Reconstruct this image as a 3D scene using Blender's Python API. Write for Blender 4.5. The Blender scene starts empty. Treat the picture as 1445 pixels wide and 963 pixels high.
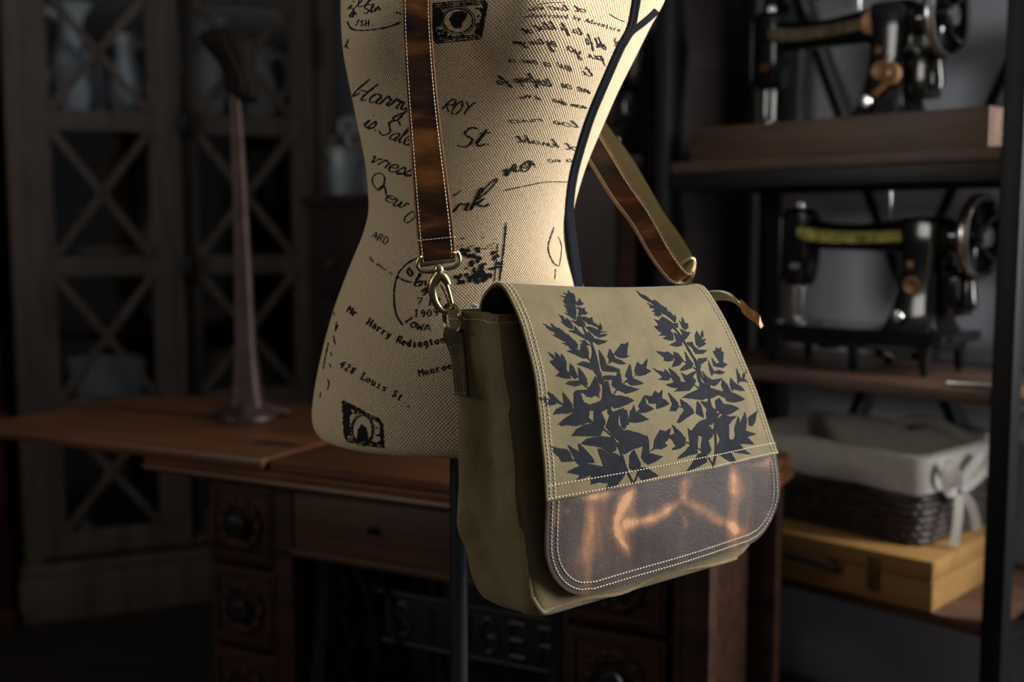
import bpy, bmesh, math, random
from mathutils import Vector, Matrix, noise
from mathutils.bvhtree import BVHTree
from mathutils.geometry import delaunay_2d_cdt
random.seed(7)
PI = math.pi
scn = bpy.context.scene
COL = scn.collection
V = Vector
# ------------------------------------------------------------------ camera
FPX = 1600.0
PITCH = math.atan(161.5 / FPX)
EYE = V((0, 0, 1.2))
CF = V((0, math.cos(PITCH), -math.sin(PITCH)))
CU = V((0, math.sin(PITCH), math.cos(PITCH)))
CR = V((1, 0, 0))
cam = bpy.data.cameras.new('camera')
cam.sensor_width = 36
cam.lens = 36 * FPX / 1445
cam.clip_start = 0.05
cam.dof.use_dof = True
cam.dof.focus_distance = 1.19
cam.dof.aperture_fstop = 2.6
cam.dof.aperture_blades = 0
camo = bpy.data.objects.new('camera', cam)
COL.objects.link(camo)
camo.location = EYE
camo.rotation_euler = (PI / 2 - PITCH, 0, 0)
scn.camera = camo

def ray(x, y):
    return CF + CR * ((x - 722.5) / FPX) - CU * ((y - 481.5) / FPX)
def atY(x, y, Y):
    d = ray(x, y)
    return EYE + d * (Y / d.y)
def atZ(x, y, z):
    d = ray(x, y)
    return EYE + d * ((z - 1.2) / d.z)
def atP(x, y, P, n):
    d = ray(x, y)
    return EYE + d * ((P - EYE).dot(n) / d.dot(n))

# ------------------------------------------------------------------ materials
def newmat(name):
    m = bpy.data.materials.new(name)
    m.use_nodes = True
    nt = m.node_tree
    b = nt.nodes['Principled BSDF']
    return m, nt, b
def setin(b, **k):
    for a, v in k.items():
        b.inputs[a.replace('_', ' ')].default_value = v
def N(nt, t, **k):
    n = nt.nodes.new(t)
    for a, v in k.items():
        setattr(n, a, v)
    return n
def L(nt, a, b):
    nt.links.new(a, b)
def c4(c):
    return (c[0], c[1], c[2], 1)
def plain(name, col, rough=0.5, metal=0.0, spec=0.5, coat=0.0, var=0.0, scale=20, bump=0.0, bscale=200):
    m, nt, b = newmat(name)
    b.inputs['Base Color'].default_value = c4(col)
    b.inputs['Roughness'].default_value = rough
    b.inputs['Metallic'].default_value = metal
    b.inputs['Specular IOR Level'].default_value = spec
    b.inputs['Coat Weight'].default_value = coat
    if var or bump:
        tc = N(nt, 'ShaderNodeTexCoord')
    if var:
        no = N(nt, 'ShaderNodeTexNoise'); no.inputs['Scale'].default_value = scale; no.inputs['Detail'].default_value = 5
        L(nt, tc.outputs['Object'], no.inputs['Vector'])
        cr = N(nt, 'ShaderNodeValToRGB')
        cr.color_ramp.elements[0].position = .3; cr.color_ramp.elements[1].position = .7
        cr.color_ramp.elements[0].color = c4([x * (1 - var) for x in col])
        cr.color_ramp.elements[1].color = c4([min(1, x * (1 + var)) for x in col])
        L(nt, no.outputs['Fac'], cr.inputs['Fac']); L(nt, cr.outputs['Color'], b.inputs['Base Color'])
    if bump:
        n2 = N(nt, 'ShaderNodeTexNoise'); n2.inputs['Scale'].default_value = bscale; n2.inputs['Detail'].default_value = 4
        L(nt, tc.outputs['Object'], n2.inputs['Vector'])
        bp = N(nt, 'ShaderNodeBump'); bp.inputs['Strength'].default_value = bump; bp.inputs['Distance'].default_value = .002
        L(nt, n2.outputs['Fac'], bp.inputs['Height']); L(nt, bp.outputs['Normal'], b.inputs['Normal'])
    return m
def wood(name, c1, c2, rough=.45, scale=(3, 40, 40), coat=0.0, bump=.15, spec=.5):
    m, nt, b = newmat(name)
    tc = N(nt, 'ShaderNodeTexCoord'); mp = N(nt, 'ShaderNodeMapping')
    mp.inputs['Scale'].default_value = scale
    L(nt, tc.outputs['Object'], mp.inputs['Vector'])
    n1 = N(nt, 'ShaderNodeTexNoise'); n1.inputs['Scale'].default_value = 1; n1.inputs['Detail'].default_value = 8; n1.inputs['Roughness'].default_value = .65
    n1.inputs['Distortion'].default_value = .6
    L(nt, mp.outputs['Vector'], n1.inputs['Vector'])
    cr = N(nt, 'ShaderNodeValToRGB')
    cr.color_ramp.elements[0].position = .32; cr.color_ramp.elements[1].position = .68
    cr.color_ramp.elements[0].color = c4(c1); cr.color_ramp.elements[1].color = c4(c2)
    L(nt, n1.outputs['Fac'], cr.inputs['Fac']); L(nt, cr.outputs['Color'], b.inputs['Base Color'])
    b.inputs['Roughness'].default_value = rough; b.inputs['Coat Weight'].default_value = coat
    b.inputs['Coat Roughness'].default_value = .25
    b.inputs['Specular IOR Level'].default_value = spec
    bp = N(nt, 'ShaderNodeBump'); bp.inputs['Strength'].default_value = bump; bp.inputs['Distance'].default_value = .002
    L(nt, n1.outputs['Fac'], bp.inputs['Height']); L(nt, bp.outputs['Normal'], b.inputs['Normal'])
    return m

def mat_burlap():
    m, nt, b = newmat('burlap')
    uv = N(nt, 'ShaderNodeUVMap'); uv.uv_map = 'weave'
    nz = N(nt, 'ShaderNodeTexNoise'); nz.inputs['Scale'].default_value = 60; nz.inputs['Detail'].default_value = 3
    L(nt, uv.outputs['UV'], nz.inputs['Vector'])
    vs = N(nt, 'ShaderNodeVectorMath', operation='SCALE'); vs.inputs['Scale'].default_value = .0016
    L(nt, nz.outputs['Color'], vs.inputs[0])
    va = N(nt, 'ShaderNodeVectorMath', operation='ADD'); L(nt, uv.outputs['UV'], va.inputs[0]); L(nt, vs.outputs[0], va.inputs[1])
    sp = N(nt, 'ShaderNodeSeparateXYZ'); L(nt, va.outputs[0], sp.inputs[0])
    def s(out, k):
        a = N(nt, 'ShaderNodeMath', operation='MULTIPLY'); a.inputs[1].default_value = k; L(nt, out, a.inputs[0])
        c = N(nt, 'ShaderNodeMath', operation='SINE'); L(nt, a.outputs[0], c.inputs[0]); return c.outputs[0]
    su = s(sp.outputs[0], PI / .00165); sv = s(sp.outputs[1], PI / .0019)
    mu = N(nt, 'ShaderNodeMath', operation='MULTIPLY'); L(nt, su, mu.inputs[0]); L(nt, sv, mu.inputs[1])
    mr = N(nt, 'ShaderNodeMapRange'); mr.inputs['From Min'].default_value = -1; L(nt, mu.outputs[0], mr.inputs['Value'])
    n2 = N(nt, 'ShaderNodeTexNoise'); n2.inputs['Scale'].default_value = 450; n2.inputs['Detail'].default_value = 3
    mp = N(nt, 'ShaderNodeMapping'); mp.inputs['Scale'].default_value = (1, .35, 1); L(nt, uv.outputs['UV'], mp.inputs['Vector']); L(nt, mp.outputs[0], n2.inputs['Vector'])
    ad = N(nt, 'ShaderNodeMath', operation='MULTIPLY_ADD'); L(nt, n2.outputs['Fac'], ad.inputs[0]); ad.inputs[1].default_value = .7; L(nt, mr.outputs[0], ad.inputs[2])
    cr = N(nt, 'ShaderNodeValToRGB')
    e = cr.color_ramp.elements
    e[0].position = .25; e[0].color = (.17, .100, .045, 1); e[1].position = .95; e[1].color = (.70, .545, .35, 1)
    x = e.new(.55); x.color = (.45, .315, .18, 1)
    L(nt, ad.outputs[0], cr.inputs['Fac']); L(nt, cr.outputs['Color'], b.inputs['Base Color'])
    bp = N(nt, 'ShaderNodeBump'); bp.inputs['Strength'].default_value = .7; bp.inputs['Distance'].default_value = .001
    L(nt, ad.outputs[0], bp.inputs['Height']); L(nt, bp.outputs['Normal'], b.inputs['Normal'])
    setin(b, Roughness=.85); b.inputs['Specular IOR Level'].default_value = .2
    b.inputs['Sheen Weight'].default_value = .15
    return m
def mat_canvas(name, c1, c2, fine=1.0):
    m, nt, b = newmat(name)
    tc = N(nt, 'ShaderNodeTexCoord')
    n1 = N(nt, 'ShaderNodeTexNoise'); n1.inputs['Scale'].default_value = 26; n1.inputs['Detail'].default_value = 8; n1.inputs['Roughness'].default_value = .7
    L(nt, tc.outputs['Object'], n1.inputs['Vector'])
    cr = N(nt, 'ShaderNodeValToRGB'); e = cr.color_ramp.elements
    e[0].position = .3; e[0].color = c4(c1); e[1].position = .7; e[1].color = c4(c2)
    L(nt, n1.outputs['Fac'], cr.inputs['Fac']); L(nt, cr.outputs['Color'], b.inputs['Base Color'])
    n2 = N(nt, 'ShaderNodeTexNoise'); n2.inputs['Scale'].default_value = 900; n2.inputs['Detail'].default_value = 2
    L(nt, tc.outputs['Object'], n2.inputs['Vector'])
    n3 = N(nt, 'ShaderNodeTexNoise'); n3.inputs['Scale'].default_value = 45; n3.inputs['Detail'].default_value = 4
    L(nt, tc.outputs['Object'], n3.inputs['Vector'])
    ad = N(nt, 'ShaderNodeMath', operation='MULTIPLY_ADD'); L(nt, n3.outputs['Fac'], ad.inputs[0]); ad.inputs[1].default_value = 2.0; L(nt, n2.outputs['Fac'], ad.inputs[2])
    bp = N(nt, 'ShaderNodeBump'); bp.inputs['Strength'].default_value = .35 * fine; bp.inputs['Distance'].default_value = .0012
    L(nt, ad.outputs[0], bp.inputs['Height']); L(nt, bp.outputs['Normal'], b.inputs['Normal'])
    setin(b, Roughness=.78); b.inputs['Specular IOR Level'].default_value = .3
    b.inputs['Sheen Weight'].default_value = .1
    return m
def mat_strap():
    m, nt, b = newmat('strap_leather')
    tc = N(nt, 'ShaderNodeTexCoord')
    mp = N(nt, 'ShaderNodeMapping'); mp.inputs['Scale'].default_value = (5, 5, 20)
    L(nt, tc.outputs['Object'], mp.inputs['Vector'])
    n1 = N(nt, 'ShaderNodeTexNoise'); n1.inputs['Scale'].default_value = 1.0; n1.inputs['Detail'].default_value = 9; n1.inputs['Roughness'].default_value = .62; n1.inputs['Distortion'].default_value = .8
    L(nt, mp.outputs[0], n1.inputs['Vector'])
    cr = N(nt, 'ShaderNodeValToRGB'); e = cr.color_ramp.elements
    e[0].position = .36; e[0].color = (.006, .0025, .0015, 1); e[1].position = .66; e[1].color = (.30, .108, .022, 1)
    x = e.new(.5); x.color = (.060, .018, .005, 1)
    L(nt, n1.outputs['Fac'], cr.inputs['Fac']); L(nt, cr.outputs['Color'], b.inputs['Base Color'])
    mp2 = N(nt, 'ShaderNodeMapping'); mp2.inputs['Scale'].default_value = (60, 60, 260); L(nt, tc.outputs['Object'], mp2.inputs['Vector'])
    n2 = N(nt, 'ShaderNodeTexNoise'); n2.inputs['Scale'].default_value = 1; n2.inputs['Detail'].default_value = 5
    L(nt, mp2.outputs[0], n2.inputs['Vector'])
    bp = N(nt, 'ShaderNodeBump'); bp.inputs['Strength'].default_value = .3; bp.inputs['Distance'].default_value = .001
    L(nt, n2.outputs['Fac'], bp.inputs['Height']); L(nt, bp.outputs['Normal'], b.inputs['Normal'])
    setin(b, Roughness=.45); b.inputs['Specular IOR Level'].default_value = .3
    return m
def mat_panel():
    m, nt, b = newmat('panel_leather')
    at = N(nt, 'ShaderNodeAttribute'); at.attribute_name = 'wear'
    tc = N(nt, 'ShaderNodeTexCoord')
    n1 = N(nt, 'ShaderNodeTexNoise'); n1.inputs['Scale'].default_value = 22; n1.inputs['Detail'].default_value = 9; n1.inputs['Roughness'].default_value = .65
    L(nt, tc.outputs['Object'], n1.inputs['Vector'])
    mp = N(nt, 'ShaderNodeMapping'); mp.inputs['Scale'].default_value = (30, 30, 6); L(nt, tc.outputs['Object'], mp.inputs['Vector'])
    n4 = N(nt, 'ShaderNodeTexNoise'); n4.inputs['Scale'].default_value = 1; n4.inputs['Detail'].default_value = 7
    L(nt, mp.outputs[0], n4.inputs['Vector'])
    # wear * noise
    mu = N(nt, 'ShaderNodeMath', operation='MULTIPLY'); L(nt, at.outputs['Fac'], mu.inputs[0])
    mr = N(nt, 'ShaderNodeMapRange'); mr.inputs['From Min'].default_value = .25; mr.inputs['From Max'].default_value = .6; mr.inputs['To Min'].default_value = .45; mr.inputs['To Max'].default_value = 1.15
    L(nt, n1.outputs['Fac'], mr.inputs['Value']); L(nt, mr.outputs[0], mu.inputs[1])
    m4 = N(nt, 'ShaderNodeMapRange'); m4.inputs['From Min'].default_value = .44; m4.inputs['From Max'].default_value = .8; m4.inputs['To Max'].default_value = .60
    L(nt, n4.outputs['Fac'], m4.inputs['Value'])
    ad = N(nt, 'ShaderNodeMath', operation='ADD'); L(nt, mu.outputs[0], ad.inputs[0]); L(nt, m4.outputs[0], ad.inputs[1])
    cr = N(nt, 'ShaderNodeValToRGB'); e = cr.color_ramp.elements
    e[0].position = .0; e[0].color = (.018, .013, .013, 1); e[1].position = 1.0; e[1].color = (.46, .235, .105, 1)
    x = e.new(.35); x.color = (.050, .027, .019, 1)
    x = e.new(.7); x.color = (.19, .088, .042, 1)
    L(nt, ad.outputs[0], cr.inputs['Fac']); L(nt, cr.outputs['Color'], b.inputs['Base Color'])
    n2 = N(nt, 'ShaderNodeTexNoise'); n2.inputs['Scale'].default_value = 500; n2.inputs['Detail'].default_value = 3
    L(nt, tc.outputs['Object'], n2.inputs['Vector'])
    a2 = N(nt, 'ShaderNodeMath', operation='MULTIPLY_ADD'); L(nt, n1.outputs['Fac'], a2.inputs[0]); a2.inputs[1].default_value = 4.0; L(nt, n2.outputs['Fac'], a2.inputs[2])
    bp = N(nt, 'ShaderNodeBump'); bp.inputs['Strength'].default_value = .3; bp.inputs['Distance'].default_value = .0007
    L(nt, a2.outputs[0], bp.inputs['Height']); L(nt, bp.outputs['Normal'], b.inputs['Normal'])
    setin(b, Roughness=.40); b.inputs['Specular IOR Level'].default_value = .75; b.inputs['Coat Weight'].default_value = .25; b.inputs['Coat Roughness'].default_value = .3
    return m

M = {}
M['burlap'] = mat_burlap()
M['ink'] = plain('print_ink', (.012, .012, .014), .8, spec=.15)
M['navy'] = plain('navy_trim', (.004, .005, .008), .9, spec=.1, bump=.4, bscale=700)
M['canvas'] = mat_canvas('olive_canvas', (.098, .075, .028), (.150, .116, .048))
M['body_canvas'] = mat_canvas('olive_body_canvas', (.135, .098, .040), (.19, .142, .060), 1.8)
M['lining'] = plain('dark_lining', (.012, .009, .006), .9, spec=.1)
M['leaf'] = plain('leaf_print_ink', (.010, .012, .0165), .85, spec=.1, var=.25, scale=120)
M['strap'] = mat_strap()
M['strap_edge'] = plain('raw_leather_edge', (.42, .22, .075), .6, var=.2, scale=90)
M['strap_lining'] = mat_canvas('strap_canvas', (.15, .125, .06), (.24, .20, .10))
M['panel'] = mat_panel()
M['panel_edge'] = plain('panel_edge', (.17, .07, .025), .6, var=.3, scale=150)
M['thread'] = plain('cream_thread', (.62, .54, .40), .7)
M['brass'] = plain('antique_brass', (.36, .30, .16), .3, metal=1, var=.25, scale=60)
M['tab'] = plain('tab_canvas_leather', (.060, .042, .018), .7, spec=.15, var=.3, scale=60, bump=.2)
M['steel_pole'] = plain('dark_steel', (.09, .10, .12), .3, metal=.9)
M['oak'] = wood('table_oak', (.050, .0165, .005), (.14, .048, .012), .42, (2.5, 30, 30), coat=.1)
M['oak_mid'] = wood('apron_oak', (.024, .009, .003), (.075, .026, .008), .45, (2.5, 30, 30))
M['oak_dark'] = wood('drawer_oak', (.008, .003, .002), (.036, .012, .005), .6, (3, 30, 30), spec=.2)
M['iron'] = plain('cast_iron_black', (.030, .031, .036), .28, metal=.85)
M['iron_letter'] = plain('cast_letters_worn', (.020, .018, .017), .5, metal=.4)
M['iron_plate'] = plain('dull_cast_iron', (.012, .012, .013), .55, metal=.3, spec=.3)
M['rust_dark'] = plain('dark_rusted_iron', (.010, .006, .005), .75, metal=.0, spec=.15, var=.35, scale=30)
M['rust'] = plain('rusted_iron', (.050, .028, .024), .5, metal=.35, var=.35, scale=30)
M['grey_wood'] = wood('weathered_wood', (.055, .041, .033), (.140, .106, .085), .75, (25, 25, 2.5))
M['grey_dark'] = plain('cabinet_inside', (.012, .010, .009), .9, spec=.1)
M['ceramic'] = plain('white_ceramic', (.82, .87, .92), .3)
M['paper'] = plain('old_paper', (.28, .22, .16), .8, var=.2, scale=30)
M['book'] = plain('dark_book_cloth', (.10, .045, .035), .8, var=.3)
M['book2'] = plain('blue_book_cloth', (.03, .04, .06), .8, var=.3)
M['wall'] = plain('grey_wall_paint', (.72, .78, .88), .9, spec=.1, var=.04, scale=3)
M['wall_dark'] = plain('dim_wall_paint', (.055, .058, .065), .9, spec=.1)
M['floor'] = wood('floor_boards', (.012, .009, .008), (.03, .022, .018), .6, (2, 18, 10))
M['ceil'] = plain('ceiling_paint', (.22, .22, .22), .9)
M['black_metal'] = plain('shelf_black_metal', (.006, .007, .009), .45, metal=.1, spec=.3)
M['walnut'] = wood('shelf_walnut', (.045, .022, .013), (.13, .066, .038), .5, (5, 40, 40))
M['tray_wood'] = wood('tray_walnut', (.045, .020, .010), (.13, .062, .030), .5, (6, 40, 40))
M['dark_wood'] = wood('dark_stained_wood', (.010, .006, .005), (.030, .018, .016), .5, (20, 20, 2))
M['red_wood'] = wood('red_brown_wood', (.03, .008, .003), (.075, .022, .008), .5, (20, 20, 2))
M['enamel'] = plain('black_enamel', (.006, .006, .007), .14, spec=.5, coat=.5)
M['chrome'] = plain('nickel_plate', (.62, .62, .60), .22, metal=1)
M['gold'] = plain('old_gold_decal', (.34, .32, .06), .5, metal=.3, var=.7, scale=70)
M['copper'] = plain('old_copper', (.17, .085, .04), .4, metal=.7, var=.3)
M['wicker'] = plain('dark_wicker', (.052, .040, .036), .5, var=.85, scale=75, bump=.4, bscale=160)
M['linen'] = plain('grey_linen', (.40, .375, .33), .9, spec=.1, var=.08, scale=60, bump=.5, bscale=600)
M['pine'] = wood('pine_case', (.30, .155, .045), (.43, .24, .085), .5, (3, 22, 22))
M['galv'] = plain('galvanised_steel', (.34, .38, .41), .5, metal=.6, var=.2)
M['spool'] = plain('spool_wood', (.30, .15, .055), .6, var=.2)
M['zip_leather'] = plain('tan_leather_end', (.42, .20, .06), .5, var=.2)
M['rope'] = plain('cream_canvas_tape', (.45, .41, .30), .8, bump=.3)
M['frame_white'] = plain('window_frame_paint', (.6, .6, .6), .5)
def mat_glass():
    m, nt, b = newmat('cabinet_glass')
    out = nt.nodes['Material Output']
    t = N(nt, 'ShaderNodeBsdfTransparent'); t.inputs['Color'].default_value = (.9, .92, .93, 1)
    g = N(nt, 'ShaderNodeBsdfGlossy'); g.inputs['Roughness'].default_value = .03
    f = N(nt, 'ShaderNodeFresnel'); f.inputs['IOR'].default_value = 1.45
    mx = N(nt, 'ShaderNodeMixShader')
    L(nt, f.outputs[0], mx.inputs[0]); L(nt, t.outputs[0], mx.inputs[1]); L(nt, g.outputs[0], mx.inputs[2]); L(nt, mx.outputs[0], out.inputs['Surface'])
    return m
M['glass'] = mat_glass()

# ------------------------------------------------------------------ mesh builder
class MB:
    def __init__(s):
        s.v = []; s.f = []; s.mi = []; s.cur = 0
    def add(s, vs, fs):
        o = len(s.v); s.v += [V(p) for p in vs]
        for f in fs:
            s.f.append([i + o for i in f]); s.mi.append(s.cur)
        return s
    def box(s, x0, x1, y0, y1, z0, z1, bev=.002, mat=None):
        bm = bmesh.new()
        bmesh.ops.create_cube(bm, size=1)
        for v in bm.verts:
            v.co = V(((v.co.x + .5) * (x1 - x0) + x0, (v.co.y + .5) * (y1 - y0) + y0, (v.co.z + .5) * (z1 - z0) + z0))
        bev = min(bev, .45 * min(abs(x1 - x0), abs(y1 - y0), abs(z1 - z0)))
        if bev > 0:
            bmesh.ops.bevel(bm, geom=list(bm.edges), offset=bev, segments=2, affect='EDGES', profile=.6)
        bm.verts.index_update()
        vs = [v.co.copy() for v in bm.verts]; fs = [[v.index for v in f.verts] for f in bm.faces]
        bm.free()
        if mat is not None: vs = [mat @ v for v in vs]
        return s.add(vs, fs)
    def bar(s, a, b, w, h, bev=.002, up=V((0, 0, 1))):
        a = V(a); b = V(b); d = b - a; ln = d.length; x = d / ln
        y = up.cross(x)
        if y.length < 1e-4: y = V((1, 0, 0)).cross(x)
        y.normalize(); z = x.cross(y)
        m = Matrix((x, y, z)).transposed().to_4x4(); m.translation = a
        return s.box(0, ln, -w / 2, w / 2, -h / 2, h / 2, bev, m)
    def tube(s, pts, r, n=10, closed=False, flat=1.0, caps=True):
        pts = [V(p) for p in pts]; k = len(pts)
        rs = r if isinstance(r, (list, tuple)) else [r] * k
        tang = []
        for i in range(k):
            if closed: t = pts[(i + 1) % k] - pts[i - 1]
            else: t = pts[min(k - 1, i + 1)] - pts[max(0, i - 1)]
            tang.append(t.normalized() if t.length > 1e-9 else V((0, 0, 1)))
        ref = V((0, 0, 1)) if abs(tang[0].z) < .9 else V((1, 0, 0))
        nx = tang[0].cross(ref).normalized(); vs = []; fs = []
        for i in range(k):
            nx = (nx - tang[i] * nx.dot(tang[i])).normalized(); ny = tang[i].cross(nx)
            for j in range(n):
                a = 2 * PI * j / n
                vs.append(pts[i] + nx * math.cos(a) * rs[i] + ny * math.sin(a) * rs[i] * flat)
        for i in range(k if closed else k - 1):
            for j in range(n):
                a = i * n + j; b = i * n + (j + 1) % n; i2 = (i + 1) % k
                fs.append([a, b, i2 * n + (j + 1) % n, i2 * n + j])
        if not closed and caps:
            fs.append(list(range(n))[::-1]); fs.append([(k - 1) * n + j for j in range(n)])
        return s.add(vs, fs)
    def lathe(s, prof, n=32, mat=None, axis='z'):
        vs = []; fs = []
        for r, z in prof:
            for j in range(n):
                a = 2 * PI * j / n; p = (r * math.cos(a), r * math.sin(a), z)
                if axis == 'x': p = (z, p[0], p[1])
                if axis == 'y': p = (p[0], -z, p[1])
                vs.append(V(p))
        for i in range(len(prof) - 1):
            for j in range(n):
                fs.append([i * n + j, i * n + (j + 1) % n, (i + 1) * n + (j + 1) % n, (i + 1) * n + j])
        if prof[0][0] > 1e-5: fs.append(list(range(n))[::-1])
        if prof[-1][0] > 1e-5: fs.append([(len(prof) - 1) * n + j for j in range(n)])
        if mat is not None: vs = [mat @ v for v in vs]
        return s.add(vs, fs)
    def loft(s, rings, caps=True, closed=True):
        n = len(rings[0]); vs = [p for r in rings for p in r]; fs = []
        for i in range(len(rings) - 1):
            for j in range(n if closed else n - 1):
                fs.append([i * n + j, i * n + (j + 1) % n, (i + 1) * n + (j + 1) % n, (i + 1) * n + j])
        if caps and closed:
            fs.append(list(range(n))[::-1]); fs.append([(len(rings) - 1) * n + j for j in range(n)])
        return s.add(vs, fs)
    def prism(s, outline, h, mat):
        # outline in xy, extruded in z by h, placed by matrix
        n = len(outline)
        vs = [mat @ V((x, y, 0)) for x, y in outline] + [mat @ V((x, y, h)) for x, y in outline]
        fs = [list(range(n))[::-1], list(range(n, 2 * n))]
        for i in range(n): fs.append([i, (i + 1) % n, n + (i + 1) % n, n + i])
        return s.add(vs, fs)
    def sheet(s, grid, thick, edge=None, flip=False):
        """grid[row][col] of points -> solid sheet, thickness put on the -normal side"""
        R = len(grid); Cn = len(grid[0])
        nor = [[None] * Cn for _ in range(R)]
        for i in range(R):
            for j in range(Cn):
                a = grid[min(R - 1, i + 1)][j] - grid[max(0, i - 1)][j]
                b = grid[i][min(Cn - 1, j + 1)] - grid[i][max(0, j - 1)]
                q = a.cross(b)
                if q.length < 1e-12: q = V((0, -1, 0))
                q.normalize()
                nor[i][j] = -q if flip else q
        vs = [grid[i][j] for i in range(R) for j in range(Cn)] + [grid[i][j] - nor[i][j] * thick for i in range(R) for j in range(Cn)]
        fs = []; K = R * Cn
        for i in range(R - 1):
            for j in range(Cn - 1):
                q = [i * Cn + j, i * Cn + j + 1, (i + 1) * Cn + j + 1, (i + 1) * Cn + j]
                if not flip: q = q[::-1]
                fs.append(q); fs.append([K + x for x in q[::-1]])
        base = s.cur; s.add(vs, fs)
        o = len(s.v) - len(vs)
        if edge is not None: s.cur = edge
        loop = [(0, j) for j in range(Cn)] + [(i, Cn - 1) for i in range(1, R)] + [(R - 1, j) for j in range(Cn - 2, -1, -1)] + [(i, 0) for i in range(R - 2, 0, -1)]
        for a in range(len(loop)):
            i, j = loop[a]; i2, j2 = loop[(a + 1) % len(loop)]
            q = [o + i * Cn + j, o + i2 * Cn + j2, o + K + i2 * Cn + j2, o + K + i * Cn + j]
            if flip: q = q[::-1]
            s.f.append(q); s.mi.append(s.cur)
        s.cur = base
        return nor
    def build(s, name, mats, parent=None, world=False, smooth=True, ang=40, uv=None):
        me = bpy.data.meshes.new(name)
        vs = s.v
        if world and parent is not None:
            r = parent
            while r.parent is not None: r = r.parent
            mi = Matrix.LocRotScale(r.location, r.rotation_euler, None).inverted()
            vs = [mi @ p for p in vs]
        me.from_pydata([tuple(p) for p in vs], [], s.f)
        if not isinstance(mats, (list, tuple)): mats = [mats]
        for m in mats: me.materials.append(m)
        if len(mats) > 1: me.polygons.foreach_set('material_index', s.mi)
        if smooth:
            me.polygons.foreach_set('use_smooth', [True] * len(me.polygons))
            me.set_sharp_from_angle(angle=math.radians(ang))
        me.update()
        o = bpy.data.objects.new(name, me); COL.objects.link(o)
        if parent is not None: o.parent = parent
        return o
def thing(name, label, cat, loc=(0, 0, 0), rz=0, group=None):
    o = bpy.data.objects.new(name, None); COL.objects.link(o)
    o.empty_display_size = .05
    o.location = loc; o.rotation_euler = (0, 0, rz)
    o['label'] = label; o['category'] = cat
    if group: o['group'] = group
    return o
def tag(o, label, cat, group=None):
    o['label'] = label; o['category'] = cat
    if group: o['group'] = group
    return o
def struct(o, label):
    o['kind'] = 'structure'; o['label'] = label; return o
def smooth_path(pts, n=8, closed=False):
    pts = [V(p) for p in pts]; out = []; k = len(pts)
    for i in range(k if closed else k - 1):
        if closed: p0, p1, p2, p3 = pts[i - 1], pts[i], pts[(i + 1) % k], pts[(i + 2) % k]
        else: p0, p1, p2, p3 = pts[max(0, i - 1)], pts[i], pts[i + 1], pts[min(k - 1, i + 2)]
        for j in range(n):
            t = j / n
            out.append(.5 * ((2 * p1) + (p2 - p0) * t + (2 * p0 - 5 * p1 + 4 * p2 - p3) * t * t + (3 * p1 - p0 - 3 * p2 + p3) * t ** 3))
    if not closed: out.append(pts[-1])
    return out
def lerp_rows(rows, x):
    """rows sorted by first value -> linear interpolation of the remaining values"""
    if x <= rows[0][0]: return rows[0][1:]
    for a, b in zip(rows, rows[1:]):
        if x <= b[0]:
            t = (x - a[0]) / (b[0] - a[0]); t2 = t
            return tuple(p + (q - p) * t2 for p, q in zip(a[1:], b[1:]))
    return rows[-1][1:]
def cr_rows(rows, x):
    """Catmull-Rom through rows (first value the parameter)"""
    k = len(rows)
    if x <= rows[0][0]: return rows[0][1:]
    if x >= rows[-1][0]: return rows[-1][1:]
    for i in range(k - 1):
        if x <= rows[i + 1][0]:
            a = rows[max(0, i - 1)]; b = rows[i]; c = rows[i + 1]; d = rows[min(k - 1, i + 2)]
            t = (x - b[0]) / (c[0] - b[0]); h = c[0] - b[0]; res = []
            for q in range(1, len(b)):
                m1 = (c[q] - a[q]) / (c[0] - a[0]) * h if c[0] != a[0] else 0
                m2 = (d[q] - b[q]) / (d[0] - b[0]) * h if d[0] != b[0] else 0
                res.append((2 * t ** 3 - 3 * t * t + 1) * b[q] + (t ** 3 - 2 * t * t + t) * m1 + (-2 * t ** 3 + 3 * t * t) * c[q] + (t ** 3 - t * t) * m2)
            return tuple(res)
def sq_ring(cx, cy, z, a, bf, bb, n=64, e=2.2):
    r = []
    for j in range(n):
        t = 2 * PI * j / n; c = math.cos(t); s_ = math.sin(t)
        x = math.copysign(abs(c) ** (2 / e), c) * a; b = bb if s_ > 0 else bf
        r.append(V((cx + x, cy + math.copysign(abs(s_) ** (2 / e), s_) * b, z)))
    return r
def rrect(x0, x1, y0, y1, r, seg=6, per=8):
    """rounded rectangle outline ccw with extra points along sides"""
    pts = []
    cs = [(x1 - r, y0 + r, -PI / 2), (x1 - r, y1 - r, 0), (x0 + r, y1 - r, PI / 2), (x0 + r, y0 + r, PI)]
    for i, (cx, cy, a0) in enumerate(cs):
        arc = [(cx + r * math.cos(a0 + PI / 2 * k / seg), cy + r * math.sin(a0 + PI / 2 * k / seg)) for k in range(seg + 1)]
        pts += arc
        nx, ny, na = cs[(i + 1) % 4]
        s0 = arc[-1]; s1 = (nx + r * math.cos(na), ny + r * math.sin(na))
        for k in range(1, per): pts.append((s0[0] + (s1[0] - s0[0]) * k / per, s0[1] + (s1[1] - s0[1]) * k / per))
    return pts
def bvh_of(o):
    r = o
    while r.parent is not None: r = r.parent
    mw = Matrix.LocRotScale(r.location, r.rotation_euler, None)
    vs = [mw @ v.co for v in o.data.vertices]
    return BVHTree.FromPolygons(vs, [list(p.vertices) for p in o.data.polygons])
def cast(bvh, x, y, off=.0004):
    h = bvh.ray_cast(EYE, ray(x, y).normalized())
    if h[0] is None: return None
    n = h[1]
    if n.dot(ray(x, y)) > 0: n = -n
    return h[0] + n * off, n
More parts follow.
